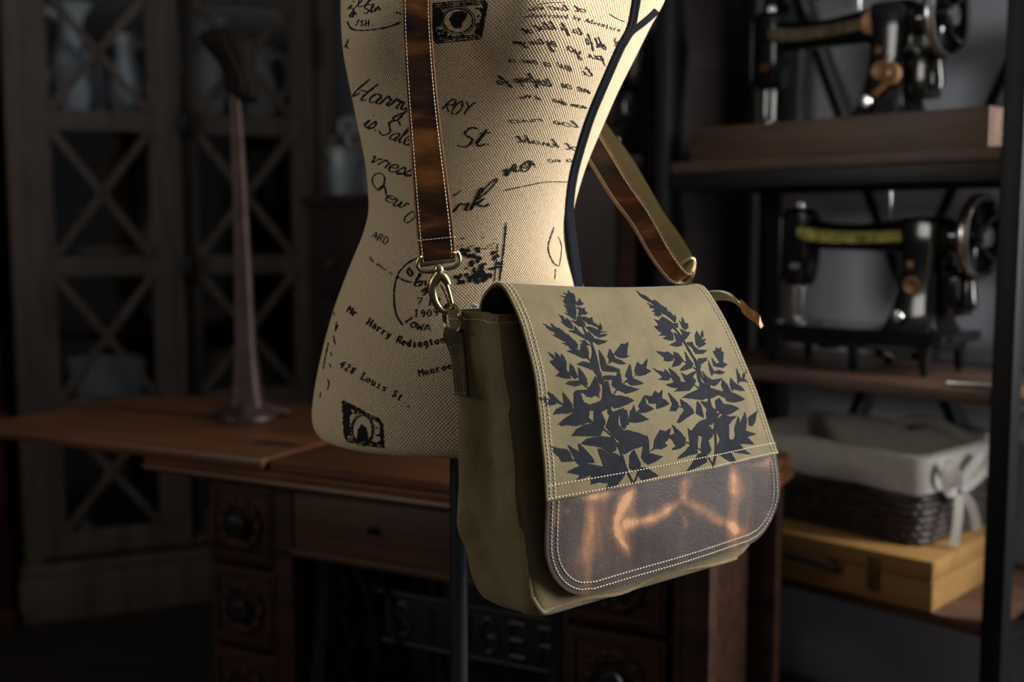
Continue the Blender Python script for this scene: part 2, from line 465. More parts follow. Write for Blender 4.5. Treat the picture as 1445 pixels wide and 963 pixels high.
def stitches(mb, path, step=.0042, ln=.003, r=.00055):
    """path: list of (point, normal); lays thread stitches along it"""
    acc = 0; tgt = step / 2
    for (p, n), (q, m) in zip(path, path[1:]):
        d = (q - p).length
        if d < 1e-9: continue
        while tgt <= acc + d:
            t = (tgt - acc) / d; c = p.lerp(q, t); nn = n.lerp(m, t).normalized(); x = (q - p).normalized()
            a = c - x * ln / 2; b = c + x * ln / 2
            mb.tube([a - nn * r * .6, a.lerp(b, .25) + nn * r * .5, a.lerp(b, .75) + nn * r * .5, b - nn * r * .6], [r * .6, r, r, r * .6], 6)
            tgt += step
        acc += d
# ================================================================== DRESS FORM
TY = 1.363
ROWS = [  # image row of the outline, left x, right x, depth front, depth back
 (-330, 640, 760, .055, .055), (-262, 632, 768, .058, .058), (-225, 600, 800, .066, .064), (-195, 545, 872, .078, .078),
 (-165, 510, 925, .088, .088), (-120, 494, 950, .098, .096), (-60, 486, 952, .108, .102), (0, 483, 938, .112, .104), (40, 484, 917, .111, .103),
 (80, 487, 897, .107, .101), (130, 496, 872, .101, .098), (180, 506, 850, .094, .094), (230, 516, 829, .088, .090), (270, 520, 816, .086, .088),
 (300, 520.5, 809, .086, .088), (330, 513, 808, .088, .090), (360, 501, 812, .092, .094), (395, 487, 821, .098, .100), (440, 471, 832, .107, .108),
 (500, 455, 843, .114, .116), (550, 445, 848, .117, .119), (578, 442, 849, .117, .119), (592, 443, 848, .116, .118), (600, 446, 845, .114, .116), (606, 451, 840, .110, .112), (609, 462, 829, .101, .103)]
def torso_row(y):
    xl, xr, bf, bb = cr_rows(ROWS, y)
    pl = atY(xl, y, TY); pr = atY(xr, y, TY)
    return (pl.x + pr.x) / 2, pl.z, (pr.x - pl.x) / 2, bf, bb
def build_torso():
    ys = []
    y = -330.0
    while y < 570: ys.append(y); y += 7
    ys += [570, 578, 585, 592, 597, 600, 603, 606, 607.5, 609]
    n = 128; rings = []
    apex = [(atY(528, 30, 1.25), .046, .044), (atY(748, 12, 1.25), .050, .056)]
    for y in ys:
        cx, z, a, bf, bb = torso_row(y)
        r = sq_ring(cx, TY, z, a, bf, bb, n, 2.15)
        for p in r:
            if p.y < TY:
                for c, amp, sg in apex:
                    d2 = (p.x - c.x) ** 2 + (p.z - c.z) ** 2 * (1.0 if p.z > c.z else 1.25)
                    p.y -= amp * math.exp(-d2 / (2 * sg * sg)) * min(1, (TY - p.y) / .05)
        if y > 540:
            k_ = min(1, (y - 540) / 50)
            for p in r:
                if p.y < TY: p.z -= .0125 * k_ * (TY - p.y) / bf
        rings.append(r)
    rings.reverse()
    mb = MB(); mb.loft(rings)
    return mb, rings, n
form = thing('dress_form', 'burlap-covered dress form printed with old letters, postmarks and handwriting, on a dark metal pole', 'dress form', (-.0655, TY, 0))
tmb, trings, tn = build_torso()
torso = tmb.build('torso', M['burlap'], form, world=True, ang=60)
uvl = torso.data.uv_layers.new(name='weave')
zs = [r[0].z for r in trings]
for p in torso.data.polygons:
    for li, vi in zip(p.loop_indices, p.vertices):
        i, j = divmod(vi, tn)
        # the seam of the parametrisation is kept at the back (j = 96 of 128 is the front)
        jj = (j - 32) % tn
        if len(p.vertices) == 4:
            js = [((q % tn) - 32) % tn for q in p.vertices]
            if max(js) - min(js) > tn / 2 and jj == 0: jj = tn
        uvl.data[li].uv = (jj / tn * .92, zs[i])
TB = bvh_of(torso)
# pole, collar, foot
pz = atY(646, 640, TY).z
mb = MB(); mb.lathe([(.0, .012), (.0108, .012), (.0108, pz + .05), (0, pz + .05)], 24)
mb.v = [v + V((0, 0, 0)) for v in mb.v]
pole = mb.build('pole', M['steel_pole'], form)
mb = MB(); mb.lathe([(0, 0), (.15, 0), (.155, .004), (.15, .010), (.06, .016), (.02, .03), (.014, .05), (0, .05)], 48)
mb.build('foot_plate', M['iron'], form)
# ---- navy trim bands, on the torso surface
def band(path, wpx, th=.0022):
    pts = smooth_path([V((x, y, 0)) for x, y in path], 10)
    rows = []; last = None
    for i, p in enumerate(pts):
        t = (pts[min(len(pts) - 1, i + 1)] - pts[max(0, i - 1)]).normalized(); nn = V((-t.y, t.x, 0))
        row = []
        for k in range(-4, 5):
            q = p + nn * (k / 4 * wpx / 2)
            h = cast(TB, q.x, q.y, 0)
            if h is None: row = None; break
            prof = th * (.35 + .65 * abs(math.sin(PI * (k + 4) / 4)) ** .7) if abs(k) < 4 else .0002
            row.append(h[0] + h[1] * prof)
        if row: rows.append(row)
    return rows
mb = MB()
for path, w in ((([(905, -35), (898, 0), (890, 39), (874, 70), (853, 118), (835, 161), (822, 200), (809, 248), (803, 296), (804, 340), (814, 392), (822, 440), (829, 500), (833, 560), (833, 600)]), 12.5),
                ([(880, 62), (890, 46), (905, 34), (920, 21), (934, 6)], 9)):
    rows = band(path, w)
    if len(rows) > 2: mb.loft(rows, caps=False, closed=False)
trim = mb.build('trim_band', M['navy'], form, world=True)
trim['label'] = 'navy woven trim band over the side seam'
# ---- printing
GL = {
 'a': (11, '9,9 4,10 1,5 3,1 7,3 9,9 8,2 11,2'), 'b': (10, '1,8 4,19 2,20 1,2 5,0 8,4 6,8 2,6 10,8'), 'c': (8, '7,8 4,10 1,5 3,0 8,2'),
 'd': (11, '9,9 4,10 1,5 3,0 7,3 10,20 8,2 11,1'), 'e': (8, '1,4 6,6 6,9 4,10 1,6 2,1 5,0 8,3'), 'f': (8, '0,3 5,10 8,18 6,20 3,5 1,-9 4,-6 3,2 8,4'),
 'g': (11, '8,9 4,10 1,5 4,1 8,6 8,9 6,-8 2,-9 3,-4 11,3'), 'h': (10, '0,2 4,14 5,20 3,20 1,0 4,8 7,9 7,2 10,1'), 'i': (5, '0,2 3,9 2,2 5,1;3,14 4,15'),
 'k': (10, '0,2 5,19 3,20 1,0 2,5 7,9 4,5 8,0 10,2'), 'l': (6, '0,2 5,16 4,20 2,14 2,2 6,2'), 'm': (15, '0,1 2,9 2,0 5,9 7,8 7,0 10,9 12,8 12,1 15,2'),
 'n': (11, '0,1 2,9 2,0 6,9 8,8 8,1 11,2'), 'o': (9, '5,10 1,6 2,0 6,0 8,6 5,10 10,8'), 'p': (10, '0,2 3,10 1,-10 3,6 7,9 8,4 4,0 10,2'),
 'r': (8, '0,1 2,9 3,10 5,8 7,8 6,2 8,1'), 's': (7, '0,1 4,10 6,4 3,0 1,2 7,2'), 't': (7, '0,2 4,18 2,3 4,0 7,2;0,13 7,14'),
 'u': (11, '0,7 1,9 1,2 4,0 8,8 8,1 11,2'), 'v': (8, '0,8 2,9 3,1 6,9 8,8'), 'w': (13, '0,8 1,9 2,1 5,2 6,9 7,1 10,3 11,9 13,8'), 'x': (9, '0,8 3,9 6,0 8,1;7,10 1,0'),
 'y': (9, '0,7 1,9 2,2 6,3 8,9 5,-9 1,-8 9,2'), 'A': (13, '0,0 7,20 12,0;2,7 11,8'), 'D': (13, '2,0 2,20 8,19 11,10 8,1 2,0'), 'H': (14, '3,22 1,8 2,0 5,6;12,20 9,4 10,0 13,2;3,8 10,10'),
 'I': (6, '3,0 3,20'), 'L': (10, '2,20 1,0 9,1'), 'M': (14, '0,0 3,20 7,4 12,20 13,0'), 'N': (15, '0,0 3,20 11,0 14,20'), 'O': (14, '6,20 1,12 3,1 8,0 12,9 9,19 5,20'),
 'P': (12, '2,0 3,20 9,19 10,12 3,10'), 'R': (12, '2,0 3,20 9,19 9,12 3,10 11,0'), 'S': (12, '10,18 5,20 2,14 9,7 7,0 1,2'), 'T': (12, '0,19 12,20;6,20 6,0'),
 'Y': (12, '0,20 6,11;12,20 6,11 4,0'), 'K': (12, '2,20 2,0;11,20 3,10 11,0'), '0': (11, '6,20 1,12 3,1 8,0 10,9 8,19 5,20'), '1': (7, '2,16 5,20 4,0'), '9': (10, '9,14 5,20 2,14 5,10 9,14 7,0'),
 '4': (12, '8,0 8,20 1,7 11,7'), '2': (11, '1,16 5,20 9,15 1,0 10,0'), '8': (10, '6,20 2,15 9,6 5,0 1,5 9,15 6,20'), '7': (11, '1,20 10,20 4,0'), '.': (4, '2,0 2,2'), ',': (4, '3,2 1,-4'),
 '-': (8, '1,8 7,8'), ' ': (8, '')}
GT = {'M': '1,0 1,14 6,6 11,14 11,0;0,0 3,0;9,0 12,0', 'r': '1,0 6,0;3,0 3,9 1,9;3,6 6,9 10,8', '.': '5,0 6,1 5,1', 'H': '2,0 2,14;10,0 10,14;2,7 10,7;0,0 4,0;8,0 12,0;0,14 4,14;8,14 12,14',
 'a': '2,8 6,9 9,7 9,0 11,0;9,5 4,5 2,2 5,0 9,2', 'y': '1,9 4,9;8,9 11,9;2,9 6,1;10,9 5,-4 1,-4', 'R': '2,0 2,14 8,14 10,11 8,7 2,7;6,7 11,0;0,0 4,0', 'e': '2,5 10,5 9,8 5,9 2,6 2,2 5,0 9,1', 'd': '7,14 9,14 9,0 11,0;9,7 5,9 2,6 2,3 5,0 9,2',
 'i': '3,9 6,9 6,0;2,0 10,0;6,12 6,13', 'n': '1,9 3,9 3,0;1,0 5,0;3,7 6,9 9,8 9,0;7,0 11,0', 'g': '11,9 9,9 9,-3 6,-5 2,-4;9,7 5,9 2,6 2,3 5,1 9,3', 't': '5,13 5,2 7,0 10,1;2,9 9,9', 'o': '6,9 2,6 2,3 6,0 10,3 10,6 6,9',
 '4': '8,0 8,14 1,5 11,5;5,0 11,0', '2': '2,11 6,14 10,11 2,0 11,0', '8': '6,14 2,11 10,4 6,0 2,4 10,11 6,14', 'L': '4,0 4,14;1,14 7,14;1,0 11,0 11,4', 'u': '1,9 3,9 3,2 6,0 9,2;9,9 9,0 11,0', 's': '10,8 6,9 2,7 10,3 7,0 2,1',
 'S': '10,12 6,14 2,11 10,4 6,0 1,3', ',': '6,1 4,-4', 'A': '0,0 6,14 12,0;3,5 9,5', 'D': '2,0 2,14 7,14 11,9 11,5 7,0 1,0', 'P': '3,0 3,14 9,14 11,11 9,7 3,7;0,0 6,0', 'T': '1,11 1,14 11,14 11,11;6,14 6,0;4,0 8,0', 'h': '1,14 3,14 3,0;1,0 5,0;3,7 6,9 9,8 9,0;7,0 11,0',
 'm': '0,9 1,9 1,0;1,8 4,9 6,7 6,0;6,8 9,9 11,7 11,0', '1': '3,11 6,14 6,0;3,0 9,0', '9': '10,10 6,14 2,10 6,6 10,10 9,3 5,0', '0': '6,14 2,10 2,4 6,0 10,4 10,10 6,14', '7': '1,11 1,14 11,14 5,0', 'I': '6,0 6,14;3,0 9,0;3,14 9,14', 'O': '6,14 1,10 1,4 6,0 11,4 11,10 6,14',
 'W': '0,14 3,0 6,9 9,0 12,14', 'b': '1,14 3,14 3,0;3,7 7,9 10,6 10,3 7,0 3,2', 'v': '1,9 6,0 11,9', 'c': '10,7 6,9 2,6 2,3 6,0 10,2', 'l': '4,14 6,14 6,0;3,0 9,0', 'w': '0,9 3,0 6,6 9,0 12,9', ' ': ''}
GT = {k: (14, v) for k, v in GT.items()}
INK = MB(); STAMP = MB()
def ink_stroke(pts, w, mb=INK, bvh=TB, off=.0004, smooth=4, ragged=.4):
    if len(pts) < 2: return
    if mb is INK: w *= .88
    P = [V((x, y, 0)) for x, y in pts]
    if smooth: P = smooth_path(P, smooth)
    out = [P[0]]
    for p in P[1:]:
        d = (p - out[-1]).length
        if d > 2.2:
            k = int(d / 1.8) + 1; a = out[-1]
            for q in range(1, k + 1): out.append(a.lerp(p, q / k))
        elif d > .5: out.append(p)
    row = []
    for i, p in enumerate(out):
        t = (out[min(len(out) - 1, i + 1)] - out[max(0, i - 1)])
        if t.length < 1e-6: continue
        t.normalize(); nn = V((-t.y, t.x, 0))
        ww = w * (.72 + .38 * abs(t.y)) * (1 + ragged * (random.random() - .5) * 2) / 2
        if i in (0, len(out) - 1): ww *= .5
        a = cast(bvh, p.x + nn.x * ww, p.y + nn.y * ww, off); b = cast(bvh, p.x - nn.x * ww, p.y - nn.y * ww, off)
        if a is None or b is None or (a[0] - b[0]).length > .02:
            if len(row) > 1: mb.loft(row, caps=False, closed=False)
            row = []; continue
        row.append([a[0], b[0]])
    if len(row) > 1: mb.loft(row, caps=False, closed=False)
def ink_text(txt, path, xh, w=1.9, slant=.35, mirror=False, smooth=4, GL=GL):
    """path: baseline as image points; the words are fitted to its length"""
    P = smooth_path([V((x, y, 0)) for x, y in path], 8) if len(path) > 2 else [V((x, y, 0)) for x, y in path]
    ls = [0]
    for a, b in zip(P, P[1:]): ls.append(ls[-1] + (b - a).length)
    tot = sum(GL[c][0] for c in txt if c in GL); sc = ls[-1] / tot
    def at(s):
        s = max(0.0, s)
        for i in range(len(P) - 1):
            if s <= ls[i + 1] or i == len(P) - 2:
                t = (s - ls[i]) / max(1e-6, ls[i + 1] - ls[i]); d = (P[i + 1] - P[i]).normalized()
                return P[i].lerp(P[i + 1], t), d
    x0 = 0; k = xh / 10
    for c in txt:
        if c not in GL: continue
        adv, st = GL[c]
        if st:
            for s_ in st.split(';'):
                pts = []
                for q in s_.split():
                    gx, gy = map(float, q.split(','))
                    if mirror: gx = adv - gx
                    gx += random.uniform(-.3, .3); gy += random.uniform(-.4, .4)
                    b, d = at((x0 + gx) * sc); nn = V((d.y, -d.x, 0))
                    p = b + nn * (gy * k) + d * (gy * k * slant * (-1 if mirror else 1))
                    pts.append((p.x, p.y))
                ink_stroke(pts, w, smooth=smooth)
        x0 += adv
def fill_poly(poly, mb, bvh, off, jag=0.0, step=3.0, grid=5.0):
    """fills an outline given as image points, laid on a surface"""
    out = []
    n = len(poly)
    for i in range(n):
        a = V(poly[i] + (0,)); b = V(poly[(i + 1) % n] + (0,)); d = (b - a).length; k = max(1, int(d / step))
        nn = V((-(b - a).y, (b - a).x, 0)) / max(d, 1e-6)
        for q in range(k):
            p = a.lerp(b, q / k)
            if q and jag: p = p + nn * (jag * (1 if q % 2 else -1) * random.uniform(.3, 1))
            out.append(V((p.x, p.y)))
    xs = [p.x for p in out]; ys = [p.y for p in out]; m = len(out)
    y = min(ys) + grid / 2
    while y < max(ys):
        x = min(xs) + grid / 2
        while x < max(xs): out.append(V((x + random.uniform(-.3, .3), y + random.uniform(-.3, .3)))); x += grid
        y += grid
    vs, es, fs, *_ = delaunay_2d_cdt(out, [(i, (i + 1) % m) for i in range(m)], [], 1, 1e-4)
    pts = [cast(bvh, p.x, p.y, off) for p in vs]
    used = {}; V3 = []; F3 = []
    for f in fs:
        if any(pts[i] is None for i in f): continue
        g = []
        for i in f:
            if i not in used: used[i] = len(V3); V3.append(pts[i][0])
            g.append(used[i])
        a, b, c = V3[g[0]], V3[g[1]], V3[g[2]]
        if (b - a).cross(c - a).dot(pts[f[0]][1]) < 0: g.reverse()
        F3.append(g)
    mb.add(V3, F3)
def blob(cx, cy, rx, ry, mb=STAMP, n=11):
    poly = []
    for i in range(n):
        a = 2 * PI * i / n; r = random.uniform(.45, 1.1)
        poly.append((cx + rx * r * math.cos(a), cy + ry * r * math.sin(a)))
    fill_poly(poly, mb, TB, .00045, .3, 2.0, 4.0)
def cx_(o, s): return lambda x, y: (o[0] + x * s, o[1] + y * s)
c1 = cx_((430, 0), 370 / 1425); c2 = cx_((430, 230), 370 / 1425); c3 = cx_((430, 400), 370 / 1370); c7 = cx_((480, 0), 240 / 1444); c8 = cx_((700, 0), 240 / 1444)
def T(c, *pts): return [c(*p) for p in pts]
def flush(mb, name):
    if mb.f: mb.build(name, M['ink'], torso, world=True)
    mb.v = []; mb.f = []; mb.mi = []; mb.cur = 0
# left column, big handwriting
ink_text('Harry', T(c1, (250, 520), (340, 555), (440, 580), (560, 610)), 15, 2.8)
ink_text('ROY', T(c1, (735, 590), (800, 615), (900, 625)), 9.5, 2.4)
ink_text('is.Sale', T(c1, (310, 690), (400, 720), (480, 770), (570, 790)), 14, 2.5)
ink_text('St.', T(c1, (820, 800), (900, 795), (1010, 790)), 13, 3.0, slant=.5)
ink_text('vress', T(c1, (345, 880), (420, 910), (500, 945), (580, 965)), 12, 2.5)
ink_stroke(T(c2, (400, 150), (370, 110), (375, 70), (410, 55), (435, 80), (425, 130), (400, 150), (430, 120), (445, 180)), 2.2)
ink_text('ew', T(c2, (430, 190), (480, 230), (545, 255)), 11, 2.4)
ink_stroke(T(c2, (540, 320), (550, 290), (590, 265), (600, 290), (570, 320), (545, 325)), 2.2)
ink_stroke(T(c2, (800, 180), (830, 165), (852, 145)), 2.2)
ink_text('rk', T(c2, (800, 275), (880, 262), (1000, 232)), 12, 3.2, slant=.55)
ink_stroke(T(c2, (900, 240), (960, 160), (1020, 100), (1048, 88), (1010, 140), (940, 200)), 2.4)
ink_text('no.', T(c2, (1085, 75), (1160, 50), (1265, 25)), 12, 2.6, slant=.4)
ink_stroke(T(c2, (1085, 150), (1200, 125), (1320, 103), (1445, 105), (1480, 100)), 1.8)
ink_stroke(T(c1, (205, 265), (225, 245), (240, 210)), 2.2); ink_stroke(T(c1, (222, 245), (238, 265)), 2.2)
flush(INK, 'handwritten_address')
# typed lines
ink_text('ARD', T(c2, (362, 405), (400, 422), (450, 445)), 6.8, 1.8, slant=0, smooth=0, GL=GT)
ink_text('The above is', T(c2, (343, 522), (400, 562), (475, 612)), 3.2, 1.0, slant=0, smooth=0, GL=GT)
ink_text('Mr. Harry Redington', T(c3, (218, 148), (300, 198), (440, 285), (560, 332), (740, 308)), 6.8, 2.9, slant=0, smooth=0, GL=GT)
ink_text('Monroe', T(c3, (598, 485), (670, 468), (775, 442)), 6.4, 2.5, slant=0, smooth=0, GL=GT)
ink_text('428 Louis St.,', T(c3, (178, 432), (280, 492), (400, 557), (560, 650)), 6.8, 2.4, slant=0, smooth=0, GL=GT)
flush(INK, 'typed_address')
# postmark
pm = T(c2, (618, 515), (560, 545), (510, 600), (488, 680), (487, 760), (500, 830), (535, 885))
ink_stroke(pm, 2.6)
ink_stroke(T(c2, (500, 615), (540, 640), (585, 650)), 3)
ink_text('by', T(c2, (590, 668), (640, 668), (690, 670)), 8, 3.0)
ink_text('7 PM', T(c2, (605, 770), (660, 775), (740, 770)), 7, 2.0, slant=.1, smooth=0, GL=GT)
ink_text('1909', T(c2, (590, 835), (660, 838), (735, 828)), 7.4, 2.1, slant=0, smooth=0, GL=GT)
ink_text('IOWA', T(c2, (540, 850), (590, 900), (690, 915)), 6.8, 2.3, slant=0, smooth=0, GL=GT)
ink_stroke(T(c2, (570, 575), (585, 600), (575, 615), (558, 590), (572, 568)), 3.5)
ink_stroke(T(c2, (640, 720), (690, 690), (650, 700)), 2.5)
flush(INK, 'postmark')
# top left postmark
ink_stroke(T(c7, (60, 180), (100, 245), (200, 258), (350, 240), (450, 215), (515, 185)), 2.6)
ink_text('ISH.', T(c7, (120, 205), (180, 222), (300, 215)), 5.8, 1.8, slant=.1, smooth=0, GL=GT)
ink_text('Stn', T(c7, (190, 120), (290, 100), (345, 85)), 6, 1.9)
ink_text('Bill', T(c7, (60, 90), (180, 60), (290, 40)), 7, 1.9)
ink_text('th', T(c7, (70, 140), (110, 145), (150, 120)), 5, 1.9)
ink_stroke(T(c7, (470, 105), (500, 110), (520, 120)), 2.6)
flush(INK, 'postmark')
# right block, faint mirrored handwriting
for txt, p, xh, w in (('un out to', [(275, 95), (450, 80), (770, 105)], 6, 1.7), ('to talk if at', [(245, 290), (480, 250), (735, 300)], 7, 1.9), ('my eat', [(140, 375), (280, 378), (420, 375)], 6, 1.9),
                      ('ye', [(440, 385), (520, 400)], 9, 1.9), ('of the', [(765, 370), (850, 400), (940, 425)], 9, 1.7), ('will', [(1000, 330), (1010, 400)], 4, 1.2),
                      ('ay up', [(600, 425), (740, 475), (920, 520)], 8, 1.9), ('a we o', [(105, 530), (280, 535), (470, 565)], 6, 1.9), ('we', [(520, 565), (650, 610)], 8, 1.9), ('it', [(740, 640), (830, 650)], 9, 1.8),
                      ('of perfect', [(20, 720), (260, 700), (480, 740)], 8, 2.3), ('so en', [(560, 740), (660, 760), (800, 800)], 7, 1.9), ('un w', [(205, 840), (300, 830), (385, 855)], 5, 1.7), ('and mon', [(480, 860), (600, 895), (770, 925)], 5, 1.6)):
    ink_text(txt, T(c8, *p), xh * .78, w * .82, mirror=True, slant=.6)
ink_text('Published by Adventure', T(c8, (300, 148), (620, 158), (860, 215), (1060, 275)), 4.0, 1.3, slant=0, smooth=0, GL=GT)
ink_stroke(T(c8, (230, 150), (300, 132)), 1.5); ink_stroke(T(c8, (340, 45), (460, 22), (590, 22)), 1.3); ink_stroke(T(c8, (960, 115), (1010, 150), (1090, 185)), 1.4)
c4x = cx_((700, 0), 300 / 688)
for txt, p, xh, w in (('our sol', [(45, 398), (150, 395), (270, 415)], 5, 1.7), ('thank to', [(70, 460), (150, 470), (270, 490)], 6, 1.7), ('ox on', [(30, 560), (90, 545), (130, 535)], 6, 2.2), ('on a', [(170, 525), (250, 525)], 5, 1.4)):
    ink_text(txt, T(c4x, *p), xh * .85, w * .82, mirror=True, slant=.6)
ink_stroke(T(c4x, (188, 735), (168, 800), (185, 850), (205, 862)), 1.7); ink_stroke(T(c4x, (205, 860), (212, 800), (200, 765)), 1.3); ink_stroke(T(c4x, (192, 870), (190, 905)), 1.3)
flush(INK, 'handwritten_letter')
# beside the postmark: hatching and rules
ink_stroke(T(c2, (1095, 325), (1080, 480), (1058, 645)), 2.6); ink_stroke(T(c2, (1048, 440), (1042, 540), (1030, 645)), 1.8)
for i in range(34):
    t = random.random(); x = 850 + 170 * t + random.uniform(-50, 50); y = 660 - 190 * t * random.uniform(.3, 1.1) + random.uniform(-40, 30)
    blob(*c2(x, y), random.uniform(3.0, 8), random.uniform(2, 6))
for i in range(10): blob(*c2(random.uniform(860, 950), random.uniform(460, 560)), 5, 4)
for i in range(14):
    x, y = c2(random.uniform(820, 1030), random.uniform(410, 480)); ink_stroke([(x, y), (x + random.uniform(3, 9), y - random.uniform(0, 3))], 1.2, smooth=0)
flush(INK, 'printed_rules'); flush(STAMP, 'printed_stamp')
# left edge marks
for p in ([(168, 200), (160, 250), (175, 215)], [(150, 270), (160, 320), (152, 290)], [(125, 310), (110, 380), (98, 450)], [(135, 360), (142, 380)], [(130, 420), (138, 440)], [(120, 500), (128, 525), (118, 560)], [(85, 570), (80, 600)], [(150, 130), (155, 170)]):
    ink_stroke(T(c3, *p), 1.8)
flush(INK, 'handwritten_note')
# portrait stamps
def stamp(q, oval, blobpoly, nb, cfun):
    q = T(cfun, *q)
    for (a, b, w) in ((0, 1, 5.5), (1, 2, 5.0), (2, 3, 5), (3, 0, 5)):
        for k in range(3):
            o = (k - 1) * w * .55
            ink_stroke([(q[a][0] + o * .6, q[a][1] + o), ((q[a][0] + q[b][0]) / 2 + o * .6, (q[a][1] + q[b][1]) / 2 + o), (q[b][0] + o * .6, q[b][1] + o)], w * .42, mb=STAMP, ragged=.8)
    ox, oy, rx, ry = oval; ox, oy = cfun(ox, oy)
    for f, w in ((1, 2.0), (1.16, 1.0)):
        ink_stroke([(ox + rx * f * math.cos(a * .35), oy + ry * f * math.sin(a * .35)) for a in range(19)], w, mb=STAMP, ragged=.5)
    fill_poly(T(cfun, *blobpoly), STAMP, TB, .00045, .6, 2.5, 4)
    for i in range(nb):
        s, t = random.random(), random.random()
        x = (q[0][0] * (1 - s) + q[1][0] * s) * (1 - t) + (q[3][0] * (1 - s) + q[2][0] * s) * t
        y = (q[0][1] * (1 - s) + q[1][1] * s) * (1 - t) + (q[3][1] * (1 - s) + q[2][1] * s) * t
        if ((x - ox) / (rx * 1.25)) ** 2 + ((y - oy) / (ry * 1.25)) ** 2 > 1: blob(x, y, random.uniform(2, 4.5), random.uniform(1.5, 4), n=9)
stamp([(800, 50), (1240, 10), (1185, 310), (800, 350)], (1000, 175, 21, 17), [(925, 160), (960, 105), (1040, 92), (1085, 115), (1060, 165), (1035, 195), (1025, 240), (965, 238), (940, 205)], 52, c7)
fill_poly(T(c7, (800, 80), (850, 60), (880, 130), (850, 230), (800, 220)), STAMP, TB, .00045, .8, 2.5, 4)
flush(STAMP, 'printed_stamp')
stamp([(205, 625), (400, 725), (405, 850), (215, 815)], (302, 765, 14, 20), [(280, 760), (300, 735), (325, 760), (335, 830), (270, 825)], 30, c3)
fill_poly(T(c3, (200, 620), (232, 640), (240, 800), (212, 795)), STAMP, TB, .00045, .8, 2.5, 4)
flush(STAMP, 'printed_stamp')

# ================================================================== MESSENGER BAG
TH = math.radians(50)
BU = V((math.sin(TH), math.cos(TH), 0)); BN = V((math.cos(TH), -math.sin(TH), 0))
BA = atY(775, 706, 1.07)           # lower left corner of the canvas flap
BZ = BA.z - .128                   # bottom of the bag
bag = thing('messenger_bag', 'olive canvas messenger bag with fern-printed flap and brown leather edge, hung on dress form', 'bag',
            (BA.x, BA.y, BZ), PI / 2 - TH)
def bw(u, s, z):
    """bag coordinates (along width, outward, height over the flap seam) to world"""
    return BA + BU * u + BN * s + V((0, 0, z))
# ---- flap canvas: rows (left px, right px, outward offset); the last rows are the seam with the leather
FR = [(0, (676, 446), (962, 428), -.112), (1, (678, 424), (966, 414), -.103), (2, (688, 407), (975, 405), -.086), (3, (700, 398.5), (987, 402), -.068), (4, (712, 406), (997, 407), -.055),
      (5, (726, 430), (1010, 426), -.042), (6, (738, 458), (1024, 450), -.032), (7, (747, 490), (1038, 480), -.024), (8, (756, 530), (1052, 513), -.016), (9, (762, 575), (1066, 547), -.010),
      (10, (766, 620), (1078, 580), -.005), (11, (770, 665), (1089, 612), -.001), (12, (773, 708), (1098, 640), 0)]
def flap_row(t):
    r = cr_rows([(a, b[0], b[1], c[0], c[1], s) for a, b, c, s in FR], t)
    P0 = BA + BN * r[4]
    return atP(r[0], r[1], P0, BN), atP(r[2], r[3], P0, BN)
NR, NC = 97, 57
grid = []
for i in range(NR):
    a, b = flap_row(12 * i / (NR - 1)); row = []
    for j in range(NC):
        q = j / (NC - 1); p = a.lerp(b, q)
        w = noise.noise(p * 14) * .0018 + noise.noise(p * 34) * .0006
        fade = min(1, i / 10)
        bow = .006 * math.sin(PI * q) * min(1, i / 50)
        sag = -.004 * math.sin(PI * q) * max(0, 1 - abs(i - 22) / 40)
        row.append(p + BN * (w * fade + bow) + V((0, 0, sag)))
    grid.append(row)
mb = MB(); fn = mb.sheet(grid, .0028, edge=1)
flap = mb.build('flap', [M['canvas'], M['canvas']], bag, world=True, ang=50)
FB = BVHTree.FromPolygons([grid[i][j] for i in range(NR) for j in range(NC)], [[i * NC + j, i * NC + j + 1, (i + 1) * NC + j + 1, (i + 1) * NC + j] for i in range(NR - 1) for j in range(NC - 1)])
# ---- leather panel below the seam
W_ = (grid[-1][-1] - grid[-1][0]).dot(BU)
zr = (grid[-1][-1] - grid[-1][0]).z
PH = .108
def panel_uv(q, t):
    """q across 0..1, t down 0..1 -> bag coords"""
    z = .012 - t * (PH + .012)
    d = -z
    R = .062
    inset = 0
    if d > PH - R: inset = R - math.sqrt(max(0, R * R - (d - (PH - R)) ** 2))
    xl = .001 + inset * 1.0; xr = W_ - .003 + .013 * math.sin(min(1, max(0, d) / .06) * PI / 2) - inset * .95
    u = xl + (xr - xl) * q
    z += zr * (u / W_)
    if d > .06: z += .006 * (d - .06) / .05 * (u / W_)
    s = .0060 * math.sin(PI * max(0, min(1, u / W_))) - .0028 - .004 * max(0, d) / PH + .0012 * noise.noise(V((u * 16, z * 16, 3)))
    return u, s, z
NPR, NPC = 70, 120
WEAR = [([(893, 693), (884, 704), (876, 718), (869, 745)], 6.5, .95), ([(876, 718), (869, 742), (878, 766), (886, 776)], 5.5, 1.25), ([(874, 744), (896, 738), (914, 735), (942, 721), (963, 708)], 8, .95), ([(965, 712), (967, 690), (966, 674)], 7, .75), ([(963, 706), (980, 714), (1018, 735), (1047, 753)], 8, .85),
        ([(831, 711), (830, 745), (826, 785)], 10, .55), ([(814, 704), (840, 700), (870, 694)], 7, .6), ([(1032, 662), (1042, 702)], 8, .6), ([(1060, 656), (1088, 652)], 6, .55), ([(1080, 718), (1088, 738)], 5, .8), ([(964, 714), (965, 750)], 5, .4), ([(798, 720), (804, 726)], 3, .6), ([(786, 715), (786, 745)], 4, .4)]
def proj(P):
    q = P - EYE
    return 722.5 + FPX * q.dot(CR) / q.dot(CF), 481.5 - FPX * q.dot(CU) / q.dot(CF)
